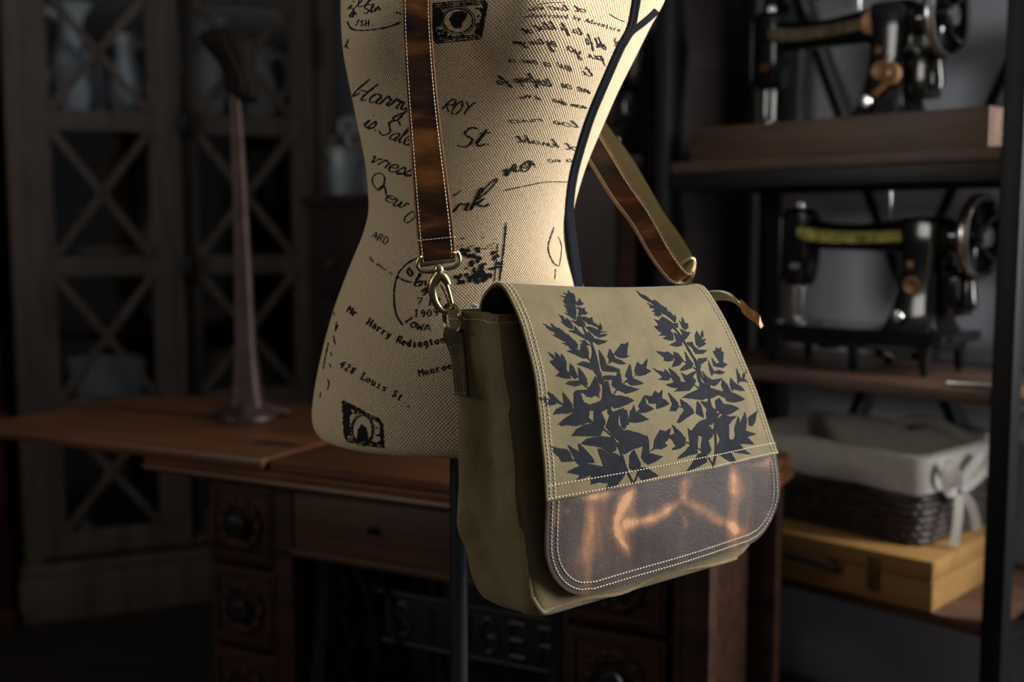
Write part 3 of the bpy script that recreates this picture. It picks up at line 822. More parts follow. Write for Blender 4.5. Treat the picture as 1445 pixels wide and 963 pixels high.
def wear_at(P):
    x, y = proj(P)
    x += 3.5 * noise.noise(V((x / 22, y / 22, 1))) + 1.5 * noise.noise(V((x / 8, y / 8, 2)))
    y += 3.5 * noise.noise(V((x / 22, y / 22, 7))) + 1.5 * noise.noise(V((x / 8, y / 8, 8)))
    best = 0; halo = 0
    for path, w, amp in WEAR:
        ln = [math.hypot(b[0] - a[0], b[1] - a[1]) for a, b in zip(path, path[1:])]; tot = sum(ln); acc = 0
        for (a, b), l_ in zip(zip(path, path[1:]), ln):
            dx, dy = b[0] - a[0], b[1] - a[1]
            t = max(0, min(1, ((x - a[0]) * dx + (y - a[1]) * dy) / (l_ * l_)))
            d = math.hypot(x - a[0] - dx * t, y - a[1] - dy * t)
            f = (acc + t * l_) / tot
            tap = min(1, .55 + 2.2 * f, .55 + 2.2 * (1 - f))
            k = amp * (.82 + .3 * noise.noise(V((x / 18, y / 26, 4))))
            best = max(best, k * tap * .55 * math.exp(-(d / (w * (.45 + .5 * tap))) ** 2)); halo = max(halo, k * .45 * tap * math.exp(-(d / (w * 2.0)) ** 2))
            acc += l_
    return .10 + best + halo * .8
pg = [[bw(*panel_uv(j / (NPC - 1), i / (NPR - 1))) for j in range(NPC)] for i in range(NPR)]
mb = MB(); mb.sheet(pg, .003, edge=1)
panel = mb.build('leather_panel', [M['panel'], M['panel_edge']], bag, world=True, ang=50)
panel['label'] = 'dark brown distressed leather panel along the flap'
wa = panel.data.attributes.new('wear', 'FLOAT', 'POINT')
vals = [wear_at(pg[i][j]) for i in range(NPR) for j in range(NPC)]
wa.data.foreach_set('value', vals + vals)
# ---- stitching
S = MB()
def fpath(i0, i1, q, side):
    """along a column of the flap, inset metres from the edge"""
    out = []
    for i in range(i0, i1):
        a, b = grid[i][0], grid[i][-1]; L_ = (b - a).length; x = (q / L_) * (NC - 1)
        if side: x = NC - 1 - x
        j = min(NC - 2, int(x)); f = x - j
        p = grid[i][j].lerp(grid[i][j + 1], f); n = fn[i][j]
        out.append((p + n * .0002, n))
    return out
for q in (.0042, .0098):
    stitches(S, fpath(3, NR, q, 0)); stitches(S, fpath(3, NR, q, 1))
for d in (.0022, .0150):
    pth = []
    for j in range(NC):
        i = NR - 1; k = (grid[i][j] - grid[i - 1][j]).length; f = d / k; ii = i - f; i0 = int(ii); p = grid[i0][j].lerp(grid[min(NR - 1, i0 + 1)][j], ii - i0)
        pth.append((p + fn[i0][j] * .0002, fn[i0][j]))
    stitches(S, pth)
def ppath(off):
    """path around the free edge of the leather panel, inset off"""
    pts = []
    t0 = .012 / (PH + .012)
    outl = [(0, t) for t in [t0 + (1 - t0) * k / 40 for k in range(1, 41)]] + [(k / 40, 1) for k in range(1, 40)] + [(1, t0 + (1 - t0) * (1 - k / 40)) for k in range(0, 40)]
    raw = [V(panel_uv(*o)) for o in outl]
    m = len(raw); res = []
    for i in range(m):
        t = raw[min(m - 1, i + 1)] - raw[max(0, i - 1)]
        nn = V((-t.z, 0, t.x)).normalized()      # turned inwards in the (u, z) plane
        p = raw[i] + nn * off
        res.append(p)
    # drop folded points, then lay on the surface
    out = []
    for p in res:
        # panel outward offset at that place
        s = .0060 * math.sin(PI * max(0, min(1, p.x / W_))) - .0028 - .004 * max(0, -(p.z - zr * p.x / W_)) / PH + .0012 * noise.noise(V((p.x * 16, p.z * 16, 3)))
        if out and (bw(p.x, s, p.z) - out[-1][0]).length < .002: continue
        out.append((bw(p.x, s + .0004, p.z), BN))
    return out
for off in (.0055, .0125): stitches(S, ppath(off))
# ---- body shell
BL = [  # z over seam, left u, right u, front s, back s, corner radius
 (-.128, .028, .285, -.045, -.098, .02), (-.1275, .012, .305, -.031, -.108, .022), (-.124, .000, .322, -.022, -.115, .022), (-.115, -.006, .336, -.017, -.119, .020), (-.095, -.009, .348, -.016, -.122, .016), (-.05, -.011, .352, -.023, -.124, .013),
 (.0, -.013, .347, -.030, -.126, .011), (.05, -.014, .336, -.037, -.130, .010), (.10, -.016, .325, -.045, -.131, .010), (.14, -.018, .315, -.050, -.135, .010), (.176, -.020, .305, -.056, -.142, .010)]
def body_ring(z, push=0.0, nseg=10):
    ul, ur, sf, sb, r = cr_rows([(a, b, c, d, e, f) for a, b, c, d, e, f in BL], z)
    o = rrect(ul + push, ur - push, -sf + push, -sb - push, max(.004, r - push), 6, 14)
    out = []
    for x, y in o:
        p = bw(x, -y, z)
        out.append(p)
    return out
zl = [-.128, -.1275, -.1255, -.122, -.117, -.11] + [-.10 + .276 * k / 40 for k in range(41)]
rings = []
for z in zl:
    r = body_ring(z); rr_ = []
    c = bw(.17, -.075, z)
    for p in r:
        q = p - BA; u = q.dot(BU); s = q.dot(BN)
        nrm = (p - c).normalized()
        amp = .0046 * min(1, (z + .128) / .03)
        d = amp * (noise.noise(V((u * 22, s * 26, z * 9)) * 1.0) + .5 * noise.noise(V((u * 40 + z * 20, s * 55, z * 26))))
        if u < .01:   # soft folds of the side gusset
            g = math.exp(-((s + .078 + z * .10) / .016) ** 2) * min(1, max(0, (z + .07) / .12))
            d += -.013 * g
            d += .007 * math.exp(-((s + .108 - z * .04) / .012) ** 2) * min(1, max(0, (.16 - z) / .06)) * min(1, max(0, (z + .11) / .06))
            # folds running down from the ring
            for s0, z0, sl, am, wd in ((-.118, .10, .50, .009, .008), (-.100, .06, .42, -.010, .010), (-.112, -.03, .35, .009, .012), (-.085, -.06, .55, -.008, .010), (-.095, .0, .25, .006, .009)):
                q_ = (s - s0) + (z - z0) * sl
                d += am * math.exp(-(q_ / wd) ** 2) * math.exp(-((z - z0 + .02) / .05) ** 2)
        rr_.append(p + nrm * d)
    rings.append(rr_)
inner = [[p.lerp(bw(.17, -.085, z), .035) for p in rings[-1]] for z in (.176,)]
inn2 = [[p.lerp(bw(.17, -.085, .12), .05) - V((0, 0, .06)) for p in rings[-1]]]
mb = MB(); mb.loft(rings, caps=False)
n0 = len(rings[0]); mb.f.append(list(range(n0))[::-1]); mb.mi.append(0)
mb.cur = 0; o = len(mb.v)
mb.loft([rings[-1], inner[0]], caps=False)
mb.cur = 1
mb.loft([inner[0], inn2[0]], caps=False)
k = len(mb.v); mb.f.append([k - n0 + j for j in range(n0)]); mb.mi.append(1)
body = mb.build('body', [M['body_canvas'], M['lining']], bag, world=True, ang=50)
# piping along the left front edge and the bottom front edge
def ring_pt(i, fn_):
    best = max(rings[i], key=fn_); return best
pi = [ring_pt(i, lambda p: (p - BA).dot(BN) * 1.0 - (p - BA).dot(BU) * 1.2) for i in range(len(rings) - 1, 3, -1)]
pb = [bw(u, -.019, -.118 + .003 * math.sin(u * 40) - .004 * noise.noise(V((u * 14, 0, 5)))) for u in [.008 + .30 * k / 30 for k in range(31)]]
pi = [p + BN * .0006 - BU * .0006 for p in pi if (p - BA).z > -.108]
mb = MB(); mb.tube(smooth_path(pi, 2), .0017, 8); mb.tube(smooth_path([pi[-1]] + pb, 4), .0024, 8)
mb.build('piping', M['body_canvas'], body, world=True)
# top hem stitches of the gusset
hem = []
for p in rings[-2]:
    q = p - BA
    if q.dot(BU) < .012 and q.dot(BN) < -.048: hem.append(p)
hem.sort(key=lambda p: (p - BA).dot(BN))
stitches(S, [(p - BU * .0005 + V((0, 0, -.001)), -BU) for p in hem], .0045, .0032, .0005)
S.build('stitching', M['thread'], flap, world=True)
# ---- fern print
FP = MB()
A_ = cx_((755, 400), 120 / 1156); B_ = cx_((755, 490), 180 / 1445); C_ = cx_((755, 580), 190 / 1445); D_ = cx_((890, 400), 120 / 1156); E_ = cx_((900, 490), 175 / 1445); F_ = cx_((910, 570), 170 / 1445)
LEAVES = [(A_, '450,88 475,125 525,140 552,185 540,215 500,215 470,200 400,200 340,165 390,180 430,175 375,120 440,150'),
(A_, '380,240 410,195 470,205 545,205 560,260 545,300 560,345 560,420 555,490 540,505 500,470 450,440 395,395 460,410 400,350 450,375 385,290 430,310 400,270'),
(A_, '540,230 575,255 610,200 628,250 665,275 640,300 590,310 555,290'), (A_, '555,320 610,325 650,345 675,330 680,375 720,400 690,430 630,430 580,440 590,395 600,370'),
(A_, '610,455 680,455 740,475 778,455 785,525 830,550 870,580 885,535 912,605 910,640 870,645 850,600 790,575 720,555 680,520 630,490'),
(A_, '490,500 560,520 575,450 620,430 640,500 680,540 690,590 640,590 600,590 550,555'), (A_, '680,590 740,585 830,620 860,640 920,655 1000,668 900,675 870,690 1000,690 950,725 870,740 800,700 740,650'),
(A_, '325,418 390,460 420,500 430,465 490,525 520,580 520,630 460,610 400,570 340,505 380,525'), (A_, '435,637 530,645 540,575 590,640 640,690 700,700 720,650 760,690 800,740 810,790 770,830 730,780 700,770 640,735 580,700 520,675'),
(A_, '800,745 880,765 990,785 930,820 860,840 810,810'), (A_, '100,535 180,580 240,610 205,530 260,580 310,610 320,600 380,650 430,695 450,690 500,745 560,800 585,840 580,890 520,895 460,860 360,810 440,810 380,785 300,740 225,695 280,695 250,660 200,640 150,590'),
(A_, '590,785 680,770 700,800 760,850 700,850 680,830 720,890 735,963 640,1000 540,963 420,915 520,905 600,910 630,880 615,830 650,800'),
(B_, '135,48 210,95 225,140 232,50 275,100 290,130 300,72 335,120 360,180 355,280 385,310 350,330 300,300 235,240 160,155 220,150'), (B_, '235,325 280,285 380,300 410,360 330,355'), (B_, '395,178 440,230 490,345 440,355 390,300'),
(B_, '485,220 545,290 590,370 595,435 540,420 460,450 345,415 380,385 500,375'), (B_, '380,5 430,15 520,40 510,0 585,0 610,60 605,130 540,130 460,90 355,42 430,40'),
(B_, '470,195 540,160 620,180 650,60 690,150 705,230 750,290 760,370 740,430 700,330 660,270 600,240'), (B_, '720,22 780,110 810,200 880,220 970,260 930,285 820,280 760,270 735,190'),
(B_, '845,15 890,80 910,125 980,150 1040,195 960,200 880,170 825,190 840,150 820,110'), (B_, '910,50 950,0 1050,0 1040,90 1085,100 1010,130 940,120 895,80'), (B_, '950,0 975,-40 1010,-35 1060,-60 1050,0'),
(B_, '1075,185 1095,260 1100,340 1140,310 1125,265 1160,165 1190,195 1215,200 1278,125 1260,240 1320,275 1240,320 1180,330 1140,320 1105,350 1165,375 1240,415 1160,435 1080,435 1045,395 1005,415 1050,365 1020,320'),
(B_, '945,235 975,330 985,410 1050,440 1185,480 1110,510 1030,530 970,500 930,490 905,530 890,520 920,480 865,430 880,370 830,380 770,370 770,325 860,320 920,330'),
(B_, '770,380 830,390 860,520 920,550 960,545 1060,570 1130,605 1040,655 950,690 900,700 850,650 870,720 850,780 820,750 820,700 750,740 680,730 610,710 560,720 620,760 590,830 550,883 260,883 330,820 440,750 440,520 460,490 510,500 550,620 620,650 690,625 745,605 760,570'),
(B_, '685,325 720,400 740,490 720,545 745,580 690,550 640,575 580,560 560,530 460,500 480,485 600,480 640,410'),
(B_, '45,570 100,555 150,585 180,590 120,490 210,540 265,600 330,650 310,500 360,560 430,660 420,700 460,735 430,725 380,755 300,755 205,765 240,700 320,665 265,635 200,660 110,670 130,640 60,600'),
(B_, '680,740 750,745 800,850 790,883 665,883'), (B_, '840,780 910,720 990,690 950,800 940,883 810,883'), (B_, '1000,680 1050,780 1065,883 975,883 965,800'),
(B_, '1120,650 1145,740 1190,700 1165,670 1240,545 1260,640 1350,700 1280,740 1200,750 1160,740 1165,770 1300,820 1200,850 1130,860 1070,850 1085,740'),
(C_, '190,35 250,-10 590,-10 570,80 630,130 560,130 490,155 440,165 350,155 290,165 245,145 320,80 410,20'), (C_, '630,-10 715,20 755,110 740,180 700,270 590,275 390,270 450,190 520,150 630,130'),
(C_, '820,30 905,-10 880,90 900,150 950,210 1000,205 1120,240 1190,270 1185,350 1140,390 1060,410 960,470 930,440 900,330 840,270 755,170'), (C_, '920,-10 985,-10 1010,110 960,205 930,170 915,80'), (C_, '1060,410 1110,510 1130,560 1110,640 1060,650 1010,610 1015,480'),
(C_, '1020,-10 1110,20 1230,95 1140,120 1060,130 1010,100'), (C_, '490,350 560,295 700,270 830,285 880,340 870,430 830,450 800,460 720,400 640,380 540,370'),
(C_, '670,400 720,410 790,460 860,450 920,490 950,560 980,660 940,730 880,800 760,860 745,855 790,780 690,770 600,790 600,690 540,720 440,750 480,690 335,660 400,620 480,590 430,540 330,550 285,550 260,500 190,440 160,375 260,400 340,410 375,440 400,520 430,520 380,430 345,360 410,400 475,440 460,340 520,390 580,460 630,520 640,560 540,565 640,580 730,600 720,550 690,480'),
(C_, '1200,255 1225,330 1225,450 1280,465 1375,490 1290,550 1210,580 1160,540 1140,490 1160,380'), (C_, '1345,200 1380,240 1445,210 1445,290 1390,350 1425,375 1350,410 1290,410 1225,445 1280,390 1280,310'), (C_, '1110,600 1200,610 1260,650 1330,700 1200,735 1140,745 1110,690'),
(D_, '70,92 140,150 190,160 240,200 290,235 330,225 400,280 460,330 480,320 510,390 540,385 580,450 600,425 625,480 600,540 560,500 500,450 430,410 370,370 330,310 280,270 200,230 130,180'),
(D_, '200,262 260,285 340,310 380,370 430,430 380,460 310,425 340,410 285,375 330,350 240,330 270,310'), (D_, '315,485 380,510 430,450 500,490 570,540 645,545 640,610 580,610 540,640 580,700 580,780 520,780 425,745 500,715 370,710 430,680 380,650 310,578 380,580 360,540'),
(D_, '515,838 620,790 580,660 690,720 700,690 660,610 720,640 770,660 820,660 790,710 750,760 700,800 700,850 620,865'), (D_, '655,500 690,530 695,450 740,540 775,545 785,610 745,640 700,610'), (D_, '760,800 840,795 860,850 920,900 1045,910 980,963 880,963 830,880 770,830'),
(D_, '870,700 895,640 940,720 975,625 995,720 960,760 1030,755 1000,800 1030,825 970,860 930,880 880,820'),
(E_, '210,45 300,60 350,50 430,110 400,165 340,170 300,160 310,130'), (E_, '415,50 480,80 530,150 490,215 395,235 430,150'), (E_, '540,35 590,120 650,200 620,250 570,270 490,280 500,250 570,190'),
(E_, '160,235 230,270 310,290 310,250 360,300 390,350 360,390 290,385 230,378 290,350'), (E_, '355,240 430,290 490,360 500,400 560,410 500,290 560,330 660,280 690,290 640,340 680,400 640,470 600,510 420,520 470,480 390,470 320,435 420,415'),
(E_, '600,50 650,100 700,170 700,130 820,125 800,160 740,200 720,300 740,400 830,470 960,510 1080,520 1160,550 1255,610 1180,640 1100,650 1030,630 1020,600 940,560 860,600 800,600 760,620 640,605 510,590 590,540 700,490 720,440 690,360 680,250 650,150'),
(E_, '740,260 800,340 870,380 990,360 960,400 900,460 830,440 790,400'), (E_, '820,150 860,230 890,280 950,265 1025,295 980,320 890,310 860,340 830,250'), (E_, '855,110 910,190 950,180 870,50 900,40 910,0 940,20 970,0 975,50 1000,60 995,175 1050,205 990,245 940,240 880,220'),
(E_, '985,370 1050,450 1090,520 1000,520 970,440'), (E_, '1075,350 1130,410 1165,440 1145,240 1190,330 1210,370 1225,310 1270,265 1240,360 1275,410 1200,400 1165,430 1230,480 1250,515 1180,510 1120,490 1100,520 1070,440'),
(E_, '70,555 160,575 200,505 240,540 290,495 280,590 330,620 370,665 300,700 215,725 220,660 130,660 125,630'), (E_, '345,520 400,570 470,650 480,700 440,750 370,745 400,660'), (E_, '490,600 580,660 640,720 660,770 580,820 490,885 455,880 500,790 540,740 510,690'),
(E_, '690,620 740,680 775,830 730,810 675,770'), (E_, '720,625 800,640 840,600 860,690 910,740 900,830 870,908 680,900 740,850 800,840 800,720'), (E_, '900,620 950,590 1000,660 1090,670 1190,715 1090,780 1000,800 950,760 910,730'),
(F_, '320,240 370,290 430,340 490,420 485,500 420,540 330,560 330,530 370,510 340,450 275,390 360,350'), (F_, '185,310 240,330 315,290 290,380 240,470 275,505 200,550 110,530 50,585 100,530 115,430'), (F_, '515,290 570,340 640,380 630,600 540,620 390,670 400,640 490,560 540,500'),
(F_, '560,320 640,220 700,190 760,250 800,300 830,310 810,400 760,440 800,560 760,610 720,590 750,700 640,760 490,820 560,720 640,600 690,580 670,500 690,400 620,370 580,350'),
(F_, '850,200 930,130 1020,150 1110,145 1050,200 1010,250 1010,420 1060,430 1080,380 1070,290 1120,150 1145,230 1200,95 1225,200 1210,320 1340,365 1230,400 1320,490 1140,480 1180,540 1280,610 1180,600 1030,580 1090,680 1130,710 1080,730 930,640 870,600 860,520 900,430 850,310'),
(F_, '1240,160 1350,80 1320,230 1290,270 1245,260'), (F_, '730,100 850,60 830,190 800,260 740,200')]
for i, (c, s_) in enumerate(LEAVES):
    fill_poly([c(*map(float, q.split(','))) for q in s_.split()], FP, FB, .0003 + .00001 * (i % 9), .45, 2.2, 4.0)
for c, pts, w in ((A_, [(640, 560), (690, 680), (760, 790), (785, 900), (790, 963)], 2.2), (B_, [(650, 0), (690, 120), (720, 260), (770, 420), (840, 640), (860, 790)], 3), (C_, [(880, 340), (940, 500), (985, 640), (1070, 805)], 2.6), (C_, [(1130, 560), (1100, 680), (1060, 790)], 2),
                  (C_, [(730, 190), (830, 280), (900, 400)], 2), (C_, [(820, 0), (860, 60)], 2), (D_, [(580, 600), (660, 690), (740, 820), (800, 920), (830, 963)], 2.4), (E_, [(570, 0), (690, 200), (740, 330), (830, 480)], 2.4), (E_, [(830, 480), (830, 600), (850, 700), (830, 800)], 2.4),
                  (E_, [(960, 760), (900, 860)], 1.6), (F_, [(850, 60), (840, 300), (850, 480), (845, 620), (812, 780)], 2.8), (F_, [(640, 530), (740, 620), (820, 735)], 1.8), (F_, [(880, 110), (845, 220)], 2), (B_, [(430, 690), (500, 750)], 2), (B_, [(590, 800), (680, 870)], 2), (B_, [(540, 420), (610, 470)], 2), (B_, [(1000, 415), (1050, 370)], 2),
                  (B_, [(560, 100), (640, 160)], 2), (B_, [(350, 270), (470, 360)], 2), (E_, [(390, 350), (440, 370)], 1.6), (E_, [(500, 150), (580, 190)], 1.6), (E_, [(640, 230), (700, 280)], 1.6), (E_, [(660, 440), (720, 490)], 1.6), (E_, [(470, 690), (520, 700)], 1.8), (E_, [(840, 480), (830, 430)], 1.8), (F_, [(480, 455), (560, 490)], 1.8)):
    ink_stroke([c(*p) for p in pts], w, mb=FP, bvh=FB, off=.0004, ragged=.15)
FP.build('fern_print', M['leaf'], flap, world=True)
bpy.data.objects['fern_print']['label'] = 'two dark blue-grey fern sprigs printed on the flap'
# ---- shoulder strap: rows (left px, right px, Y)
SR = [((594, 376), (643, 367), 1.1655), ((592.5, 372), (643, 365), 1.1655), ((588, 334), (640.5, 329), 1.170), ((583, 270), (633, 266), 1.178), ((578, 200), (624, 198), 1.187), ((573, 130), (616, 128), 1.196), ((569, 60), (610.5, 58), 1.203), ((567.5, 0), (608, 0), 1.206),
      ((568, -60), (609, -60), 1.213), ((573, -120), (616, -120), 1.232), ((580, -180), (624, -180), 1.262), ((592, -226), (637, -226), 1.30), ((610, -246), (655, -246), 1.362), ((628, -222), (674, -226), 1.425), ((650, -150), (700, -160), 1.472), ((690, -55), (735, -75), 1.490), ((740, 45), (780, 15), 1.496), ((785, 128), (818, 102), 1.494),
      ((828, 197), (854, 172), 1.47), ((862, 240), (888, 217), 1.455), ((886, 277), (911, 255), 1.44), ((911, 322), (937, 300), 1.42), ((936, 356), (962, 335), 1.402), ((951, 377), (974, 357), 1.390), ((957.5, 388), (980, 368), 1.381), ((959, 396), (981, 378), 1.372), ((953, 401), (975, 386), 1.366),
      ((940, 393), (962, 375), 1.367), ((917, 363), (942, 344), 1.375), ((891, 318), (917, 298), 1.39), ((863, 281), (887, 255), 1.40), ((836, 237), (861, 211), 1.41), ((806, 192), (833, 166), 1.425), ((780, 150), (806, 124), 1.435)]
Lp = smooth_path([atY(a[0], a[1], y) for a, b, y in SR], 8); Rp = smooth_path([atY(b[0], b[1], y) for a, b, y in SR], 8)
def clear_of_torso(P):
    loc_, nr_, _i, _d = TB.find_nearest(P)
    if loc_ is None: return P
    sg_ = (P - loc_).dot(nr_)
    return P + nr_ * (.0065 - sg_) if sg_ < .0065 else P
for _k in range(3):
    Lp = [clear_of_torso(a) for a in Lp]; Rp = [clear_of_torso(b) for b in Rp]
    Lp = [Lp[0]] + [(Lp[i - 1] + Lp[i] * 2 + Lp[i + 1]) / 4 for i in range(1, len(Lp) - 1)] + [Lp[-1]]
    Rp = [Rp[0]] + [(Rp[i - 1] + Rp[i] * 2 + Rp[i + 1]) / 4 for i in range(1, len(Rp) - 1)] + [Rp[-1]]
for i in range(len(Lp)):
    for k in (.25, .5, .75):
        m_ = Lp[i].lerp(Rp[i], k); d_ = clear_of_torso(m_) - m_
        Lp[i] = Lp[i] + d_; Rp[i] = Rp[i] + d_
NS = 11; sg = []
QS = [0, .035, .10, .2, .35, .5, .65, .8, .90, .965, 1]
for a, b in zip(Lp, Rp): sg.append([a.lerp(b, k) for k in QS])
mb = MB(); sn = mb.sheet(sg, .0024, edge=1, flip=False)
# outward side check: at the front the leather must face the camera
if sn[20][5].y > 0:  # rows run upwards here
    mb = MB(); sn = mb.sheet(sg, .0024, edge=1, flip=True)
for i in range(len(sg) - 1):
    for j in (0, NS - 2): mb.mi[2 * (i * (NS - 1) + j)] = 1
strap = mb.build('shoulder_strap', [M['strap'], M['strap_edge']], bag, world=True, ang=50)
strap['label'] = 'brown leather shoulder strap with cream stitching'
lg = [[sg[i][k] - sn[i][k] * .0025 for k in range(NS)] for i in range(len(sg))]
lg = [[r[0].lerp(r[-1], .02 + .96 * k / (NS - 1)) for k in range(NS)] for r in lg]
mb = MB()
mb.sheet(lg, .0014, flip=(sn[20][5].y > 0) or False)
mb2 = MB(); q = mb2.sheet(lg, .0014)
if q[20][5].dot(sn[20][5]) < 0:
    mb2 = MB(); mb2.sheet(lg, .0014, flip=True)
mb2.build('strap_lining', M['strap_lining'], strap, world=True, ang=50)
SS = MB()
for f in (.10, .90):
    pth = []
    for i in range(len(sg)):
        p = sg[i][0].lerp(sg[i][-1], f); pth.append((p + sn[i][5] * .0002, sn[i][5]))
    stitches(SS, pth, .0040, .0029, .0005)
i = min(range(40), key=lambda k: abs(proj(sg[k][0])[1] - 337))
pth = [(sg[i][k] + sn[i][k] * .0003, sn[i][k]) for k in range(NS)]
stitches(SS, pth, .0040, .0031, .0006)
SS.build('strap_stitching', M['thread'], strap, world=True)
# ---- swivel snap hook
HY = 1.1655
def hp(x, y, Y=HY): return atY(x, y, Y)
hook = MB()
loop = [(592, 364), (589.5, 372), (591, 379), (597, 383), (608, 383.5), (630, 380), (640, 377.5), (647, 372), (648.5, 364), (646, 357)]
hook.tube(smooth_path([hp(*p) for p in loop], 6), .0022, 10)
hook.tube(smooth_path([hp(592, 364), hp(600, 361, HY + .004), hp(635, 356.5, HY + .004), hp(646, 357)], 4), .0020, 8)
snap = hook.build('snap_hook', M['brass'], bag, world=True)
mb = MB(); mb.tube([hp(619, 372.5), hp(619.2, 377), hp(619.5, 381.5), hp(619.8, 386), hp(620, 390)], [.003, .0052, .0056, .0045, .0052], 14)
mb.build('swivel', M['brass'], snap, world=True)
mb = MB()
out = [(620, 387), (612.5, 398), (610.5, 408), (612, 420), (617, 431), (624, 438.5), (631, 440), (637.5, 436), (638.5, 430)]
mb.tube(smooth_path([hp(*p, HY - .001) for p in out], 6), [.0058 - .0030 * min(1, k / 36) for k in range(6 * 8 + 1)], 12)
mb.tube(smooth_path([hp(620, 387, HY - .001), hp(625.5, 391, HY - .001), hp(630, 397, HY - .001), hp(632.5, 402, HY - .001)], 5), [.0056 - .0022 * k / 15 for k in range(16)], 12)
mb.build('hook_body', M['brass'], snap, world=True)
mb = MB(); mb.tube(smooth_path([hp(629, 399), hp(633, 410), hp(636, 422), hp(638, 430)], 5), .0021, 10)
mb.tube(smooth_path([hp(622, 402), hp(628, 414), hp(632, 426), hp(635, 432)], 5), .0009, 8)
mb.build('gate', M['brass'], snap, world=True)
# ---- D ring and tab
BB = bvh_of(body)
def front(x, y, Y, gap):
    h = cast(BB, x, y, 0)
    return hp(x, y, min(Y, h[0].y - gap) if h else Y)
mb = MB()
ring = [(629, 433, 1.172), (637, 430.5, 1.166), (643.5, 434, 1.160), (648, 443, 1.156), (650, 453, 1.154), (650, 463, 1.154), (645, 468, 1.158), (634, 466, 1.170), (628.5, 458, 1.178), (627, 446, 1.178)]
mb.tube(smooth_path([front(*p, .0045) if k in (3, 4, 5, 6) else hp(*p) for k, p in enumerate(ring)], 6, closed=True), .0024, 10, closed=True)
mb.build('d_ring', M['brass'], bag, world=True)
TR = [((627, 462), (652, 466), 1.1535), ((625.5, 470), (653, 466), 1.1520), ((626, 478), (652, 474), 1.1520), ((631, 490), (653.5, 487), 1.1515), ((636, 505), (655, 504), 1.1495), ((639, 530), (657, 529), 1.1475), ((642, 558), (659.5, 559.5), 1.146)]
tl = smooth_path([front(a[0], a[1], y, .0075) for a, b, y in TR], 5); tr = smooth_path([front(b[0], b[1], y, .0075) for a, b, y in TR], 5)
tg = [[a.lerp(b, k / 8) + V((0, -.0012 * math.sin(PI * k / 8), 0)) for k in range(9)] for a, b in zip(tl, tr)]
mb = MB(); tnn = mb.sheet(tg, .0032)
tab = mb.build('side_tab', M['tab'], bag, world=True)
TS = MB()
for f in (.2, .8): stitches(TS, [(tg[i][0].lerp(tg[i][-1], f) + V((0, -.0012, 0)), tnn[i][4]) for i in range(len(tg)) if i > 14], .004, .0026, .0004)
for i in (15, len(tg) - 2): stitches(TS, [(p + V((0, -.0006, 0)), tnn[i][4]) for p in tg[i]], .004, .0026, .0004)
TS.build('tab_stitching', plain('brown_thread', (.30, .24, .16), .7), tab, world=True)
# ---- far ring with its tab, zipper tail
mb = MB()
ring = [(945, 387, 1.376), (958, 377, 1.376), (972, 366, 1.378), (979, 367, 1.382), (979, 380, 1.384), (975, 392, 1.384), (966, 400, 1.384), (952, 398, 1.380)]
mb.tube(smooth_path([hp(*p) for p in ring], 6, closed=True), .0024, 10, closed=True)
mb.build('d_ring', M['brass'], bag, world=True)
mb = MB(); tp = [[hp(956, 394, 1.383), hp(975, 393, 1.386)], [hp(957, 402, 1.381), hp(978, 402, 1.384)], [hp(958, 412, 1.384), hp(980, 412, 1.388)], [hp(958, 440, 1.39), hp(980, 440, 1.393)]]
mb.sheet([[a.lerp(b, k / 4) for k in range(5)] for a, b in tp], .003); mb.build('side_tab', M['tab'], bag, world=True)
zp = [(985, 424, 1.335), (1003, 417, 1.328), (1020, 415.5, 1.320), (1034, 419, 1.312), (1043, 426, 1.306), (1051, 437, 1.302)]
P = smooth_path([hp(*p) for p in zp], 6)
mb = MB(); mb.sheet([[p + V((-.004, 0, .0045)), p + V((0, -.001, 0)), p + V((.004, 0, -.0055))] for p in P], .003)
zt = mb.build('zipper_tail', M['rope'], bag, world=True); zt['label'] = 'cream zipper tape end with a tan leather tip'
Q = smooth_path([hp(1047, 431, 1.3005), hp(1058, 441, 1.298), (hp(1067, 447, 1.296)), hp(1074, 454, 1.294)], 4)
mb = MB(); mb.sheet([[p + V((-.003, 0, .005)), p + V((0, -.002, 0)), p + V((.003, 0, -.005))] for p in Q], .005); mb.build('leather_tip', M['zip_leather'], zt, world=True)
mb = MB(); zz = [hp(664, 431, 1.17), hp(669, 431, 1.168), hp(674, 433, 1.166)]
mb.tube(smooth_path(zz, 4), [.0012, .0018, .0022, .0024, .0024, .0022, .002, .0016, .0012], 8); mb.build('zipper_end', M['frame_white'], bag, world=True)
# ================================================================== ROOM
SE = V((-.69, .724, 0)).normalized(); SD = V((.724, .69, 0)).normalized()      # along the shelf (away), and into the wall
S0 = V((.814, 1.85, 0))
WP = S0 + SD * .44                                                             # a point on the right wall
CE = V((.92, .39, 0)).normalized(); CD = V((-.39, .92, 0)).normalized()        # along the cabinet, and into its wall
C0 = V((-1.485, 3.335, 0))
BP = C0 + CD * .36
def line_hit(P, d, Q, e):
    den = d.x * e.y - d.y * e.x
    t = ((Q.x - P.x) * e.y - (Q.y - P.y) * e.x) / den
    return P + d * t
CORN = line_hit(WP, SE, BP, CE)
WS = -5.2                                              # right wall runs towards the camera's right
H = 2.75
FY = -2.2
def wall(name, a, b, z0, z1, th, mat, parent=None):
    mb = MB(); d = (b - a).normalized(); n = V((-d.y, d.x, 0))
    mid = (z0 + z1) / 2
    mb.bar(a + n * (th / 2) + V((0, 0, mid)), b + n * (th / 2) + V((0, 0, mid)), th, z1 - z0, 0)
    o = mb.build(name, mat, parent, smooth=False); o['kind'] = 'structure'
    return o
def wpt(t): return WP + SE * t
tc_ = (CORN - WP).dot(SE)
w0, w1 = -1.95, -.70                                  # window opening along the right wall
z0w, z1w = .95, 2.5
mbw = MB()
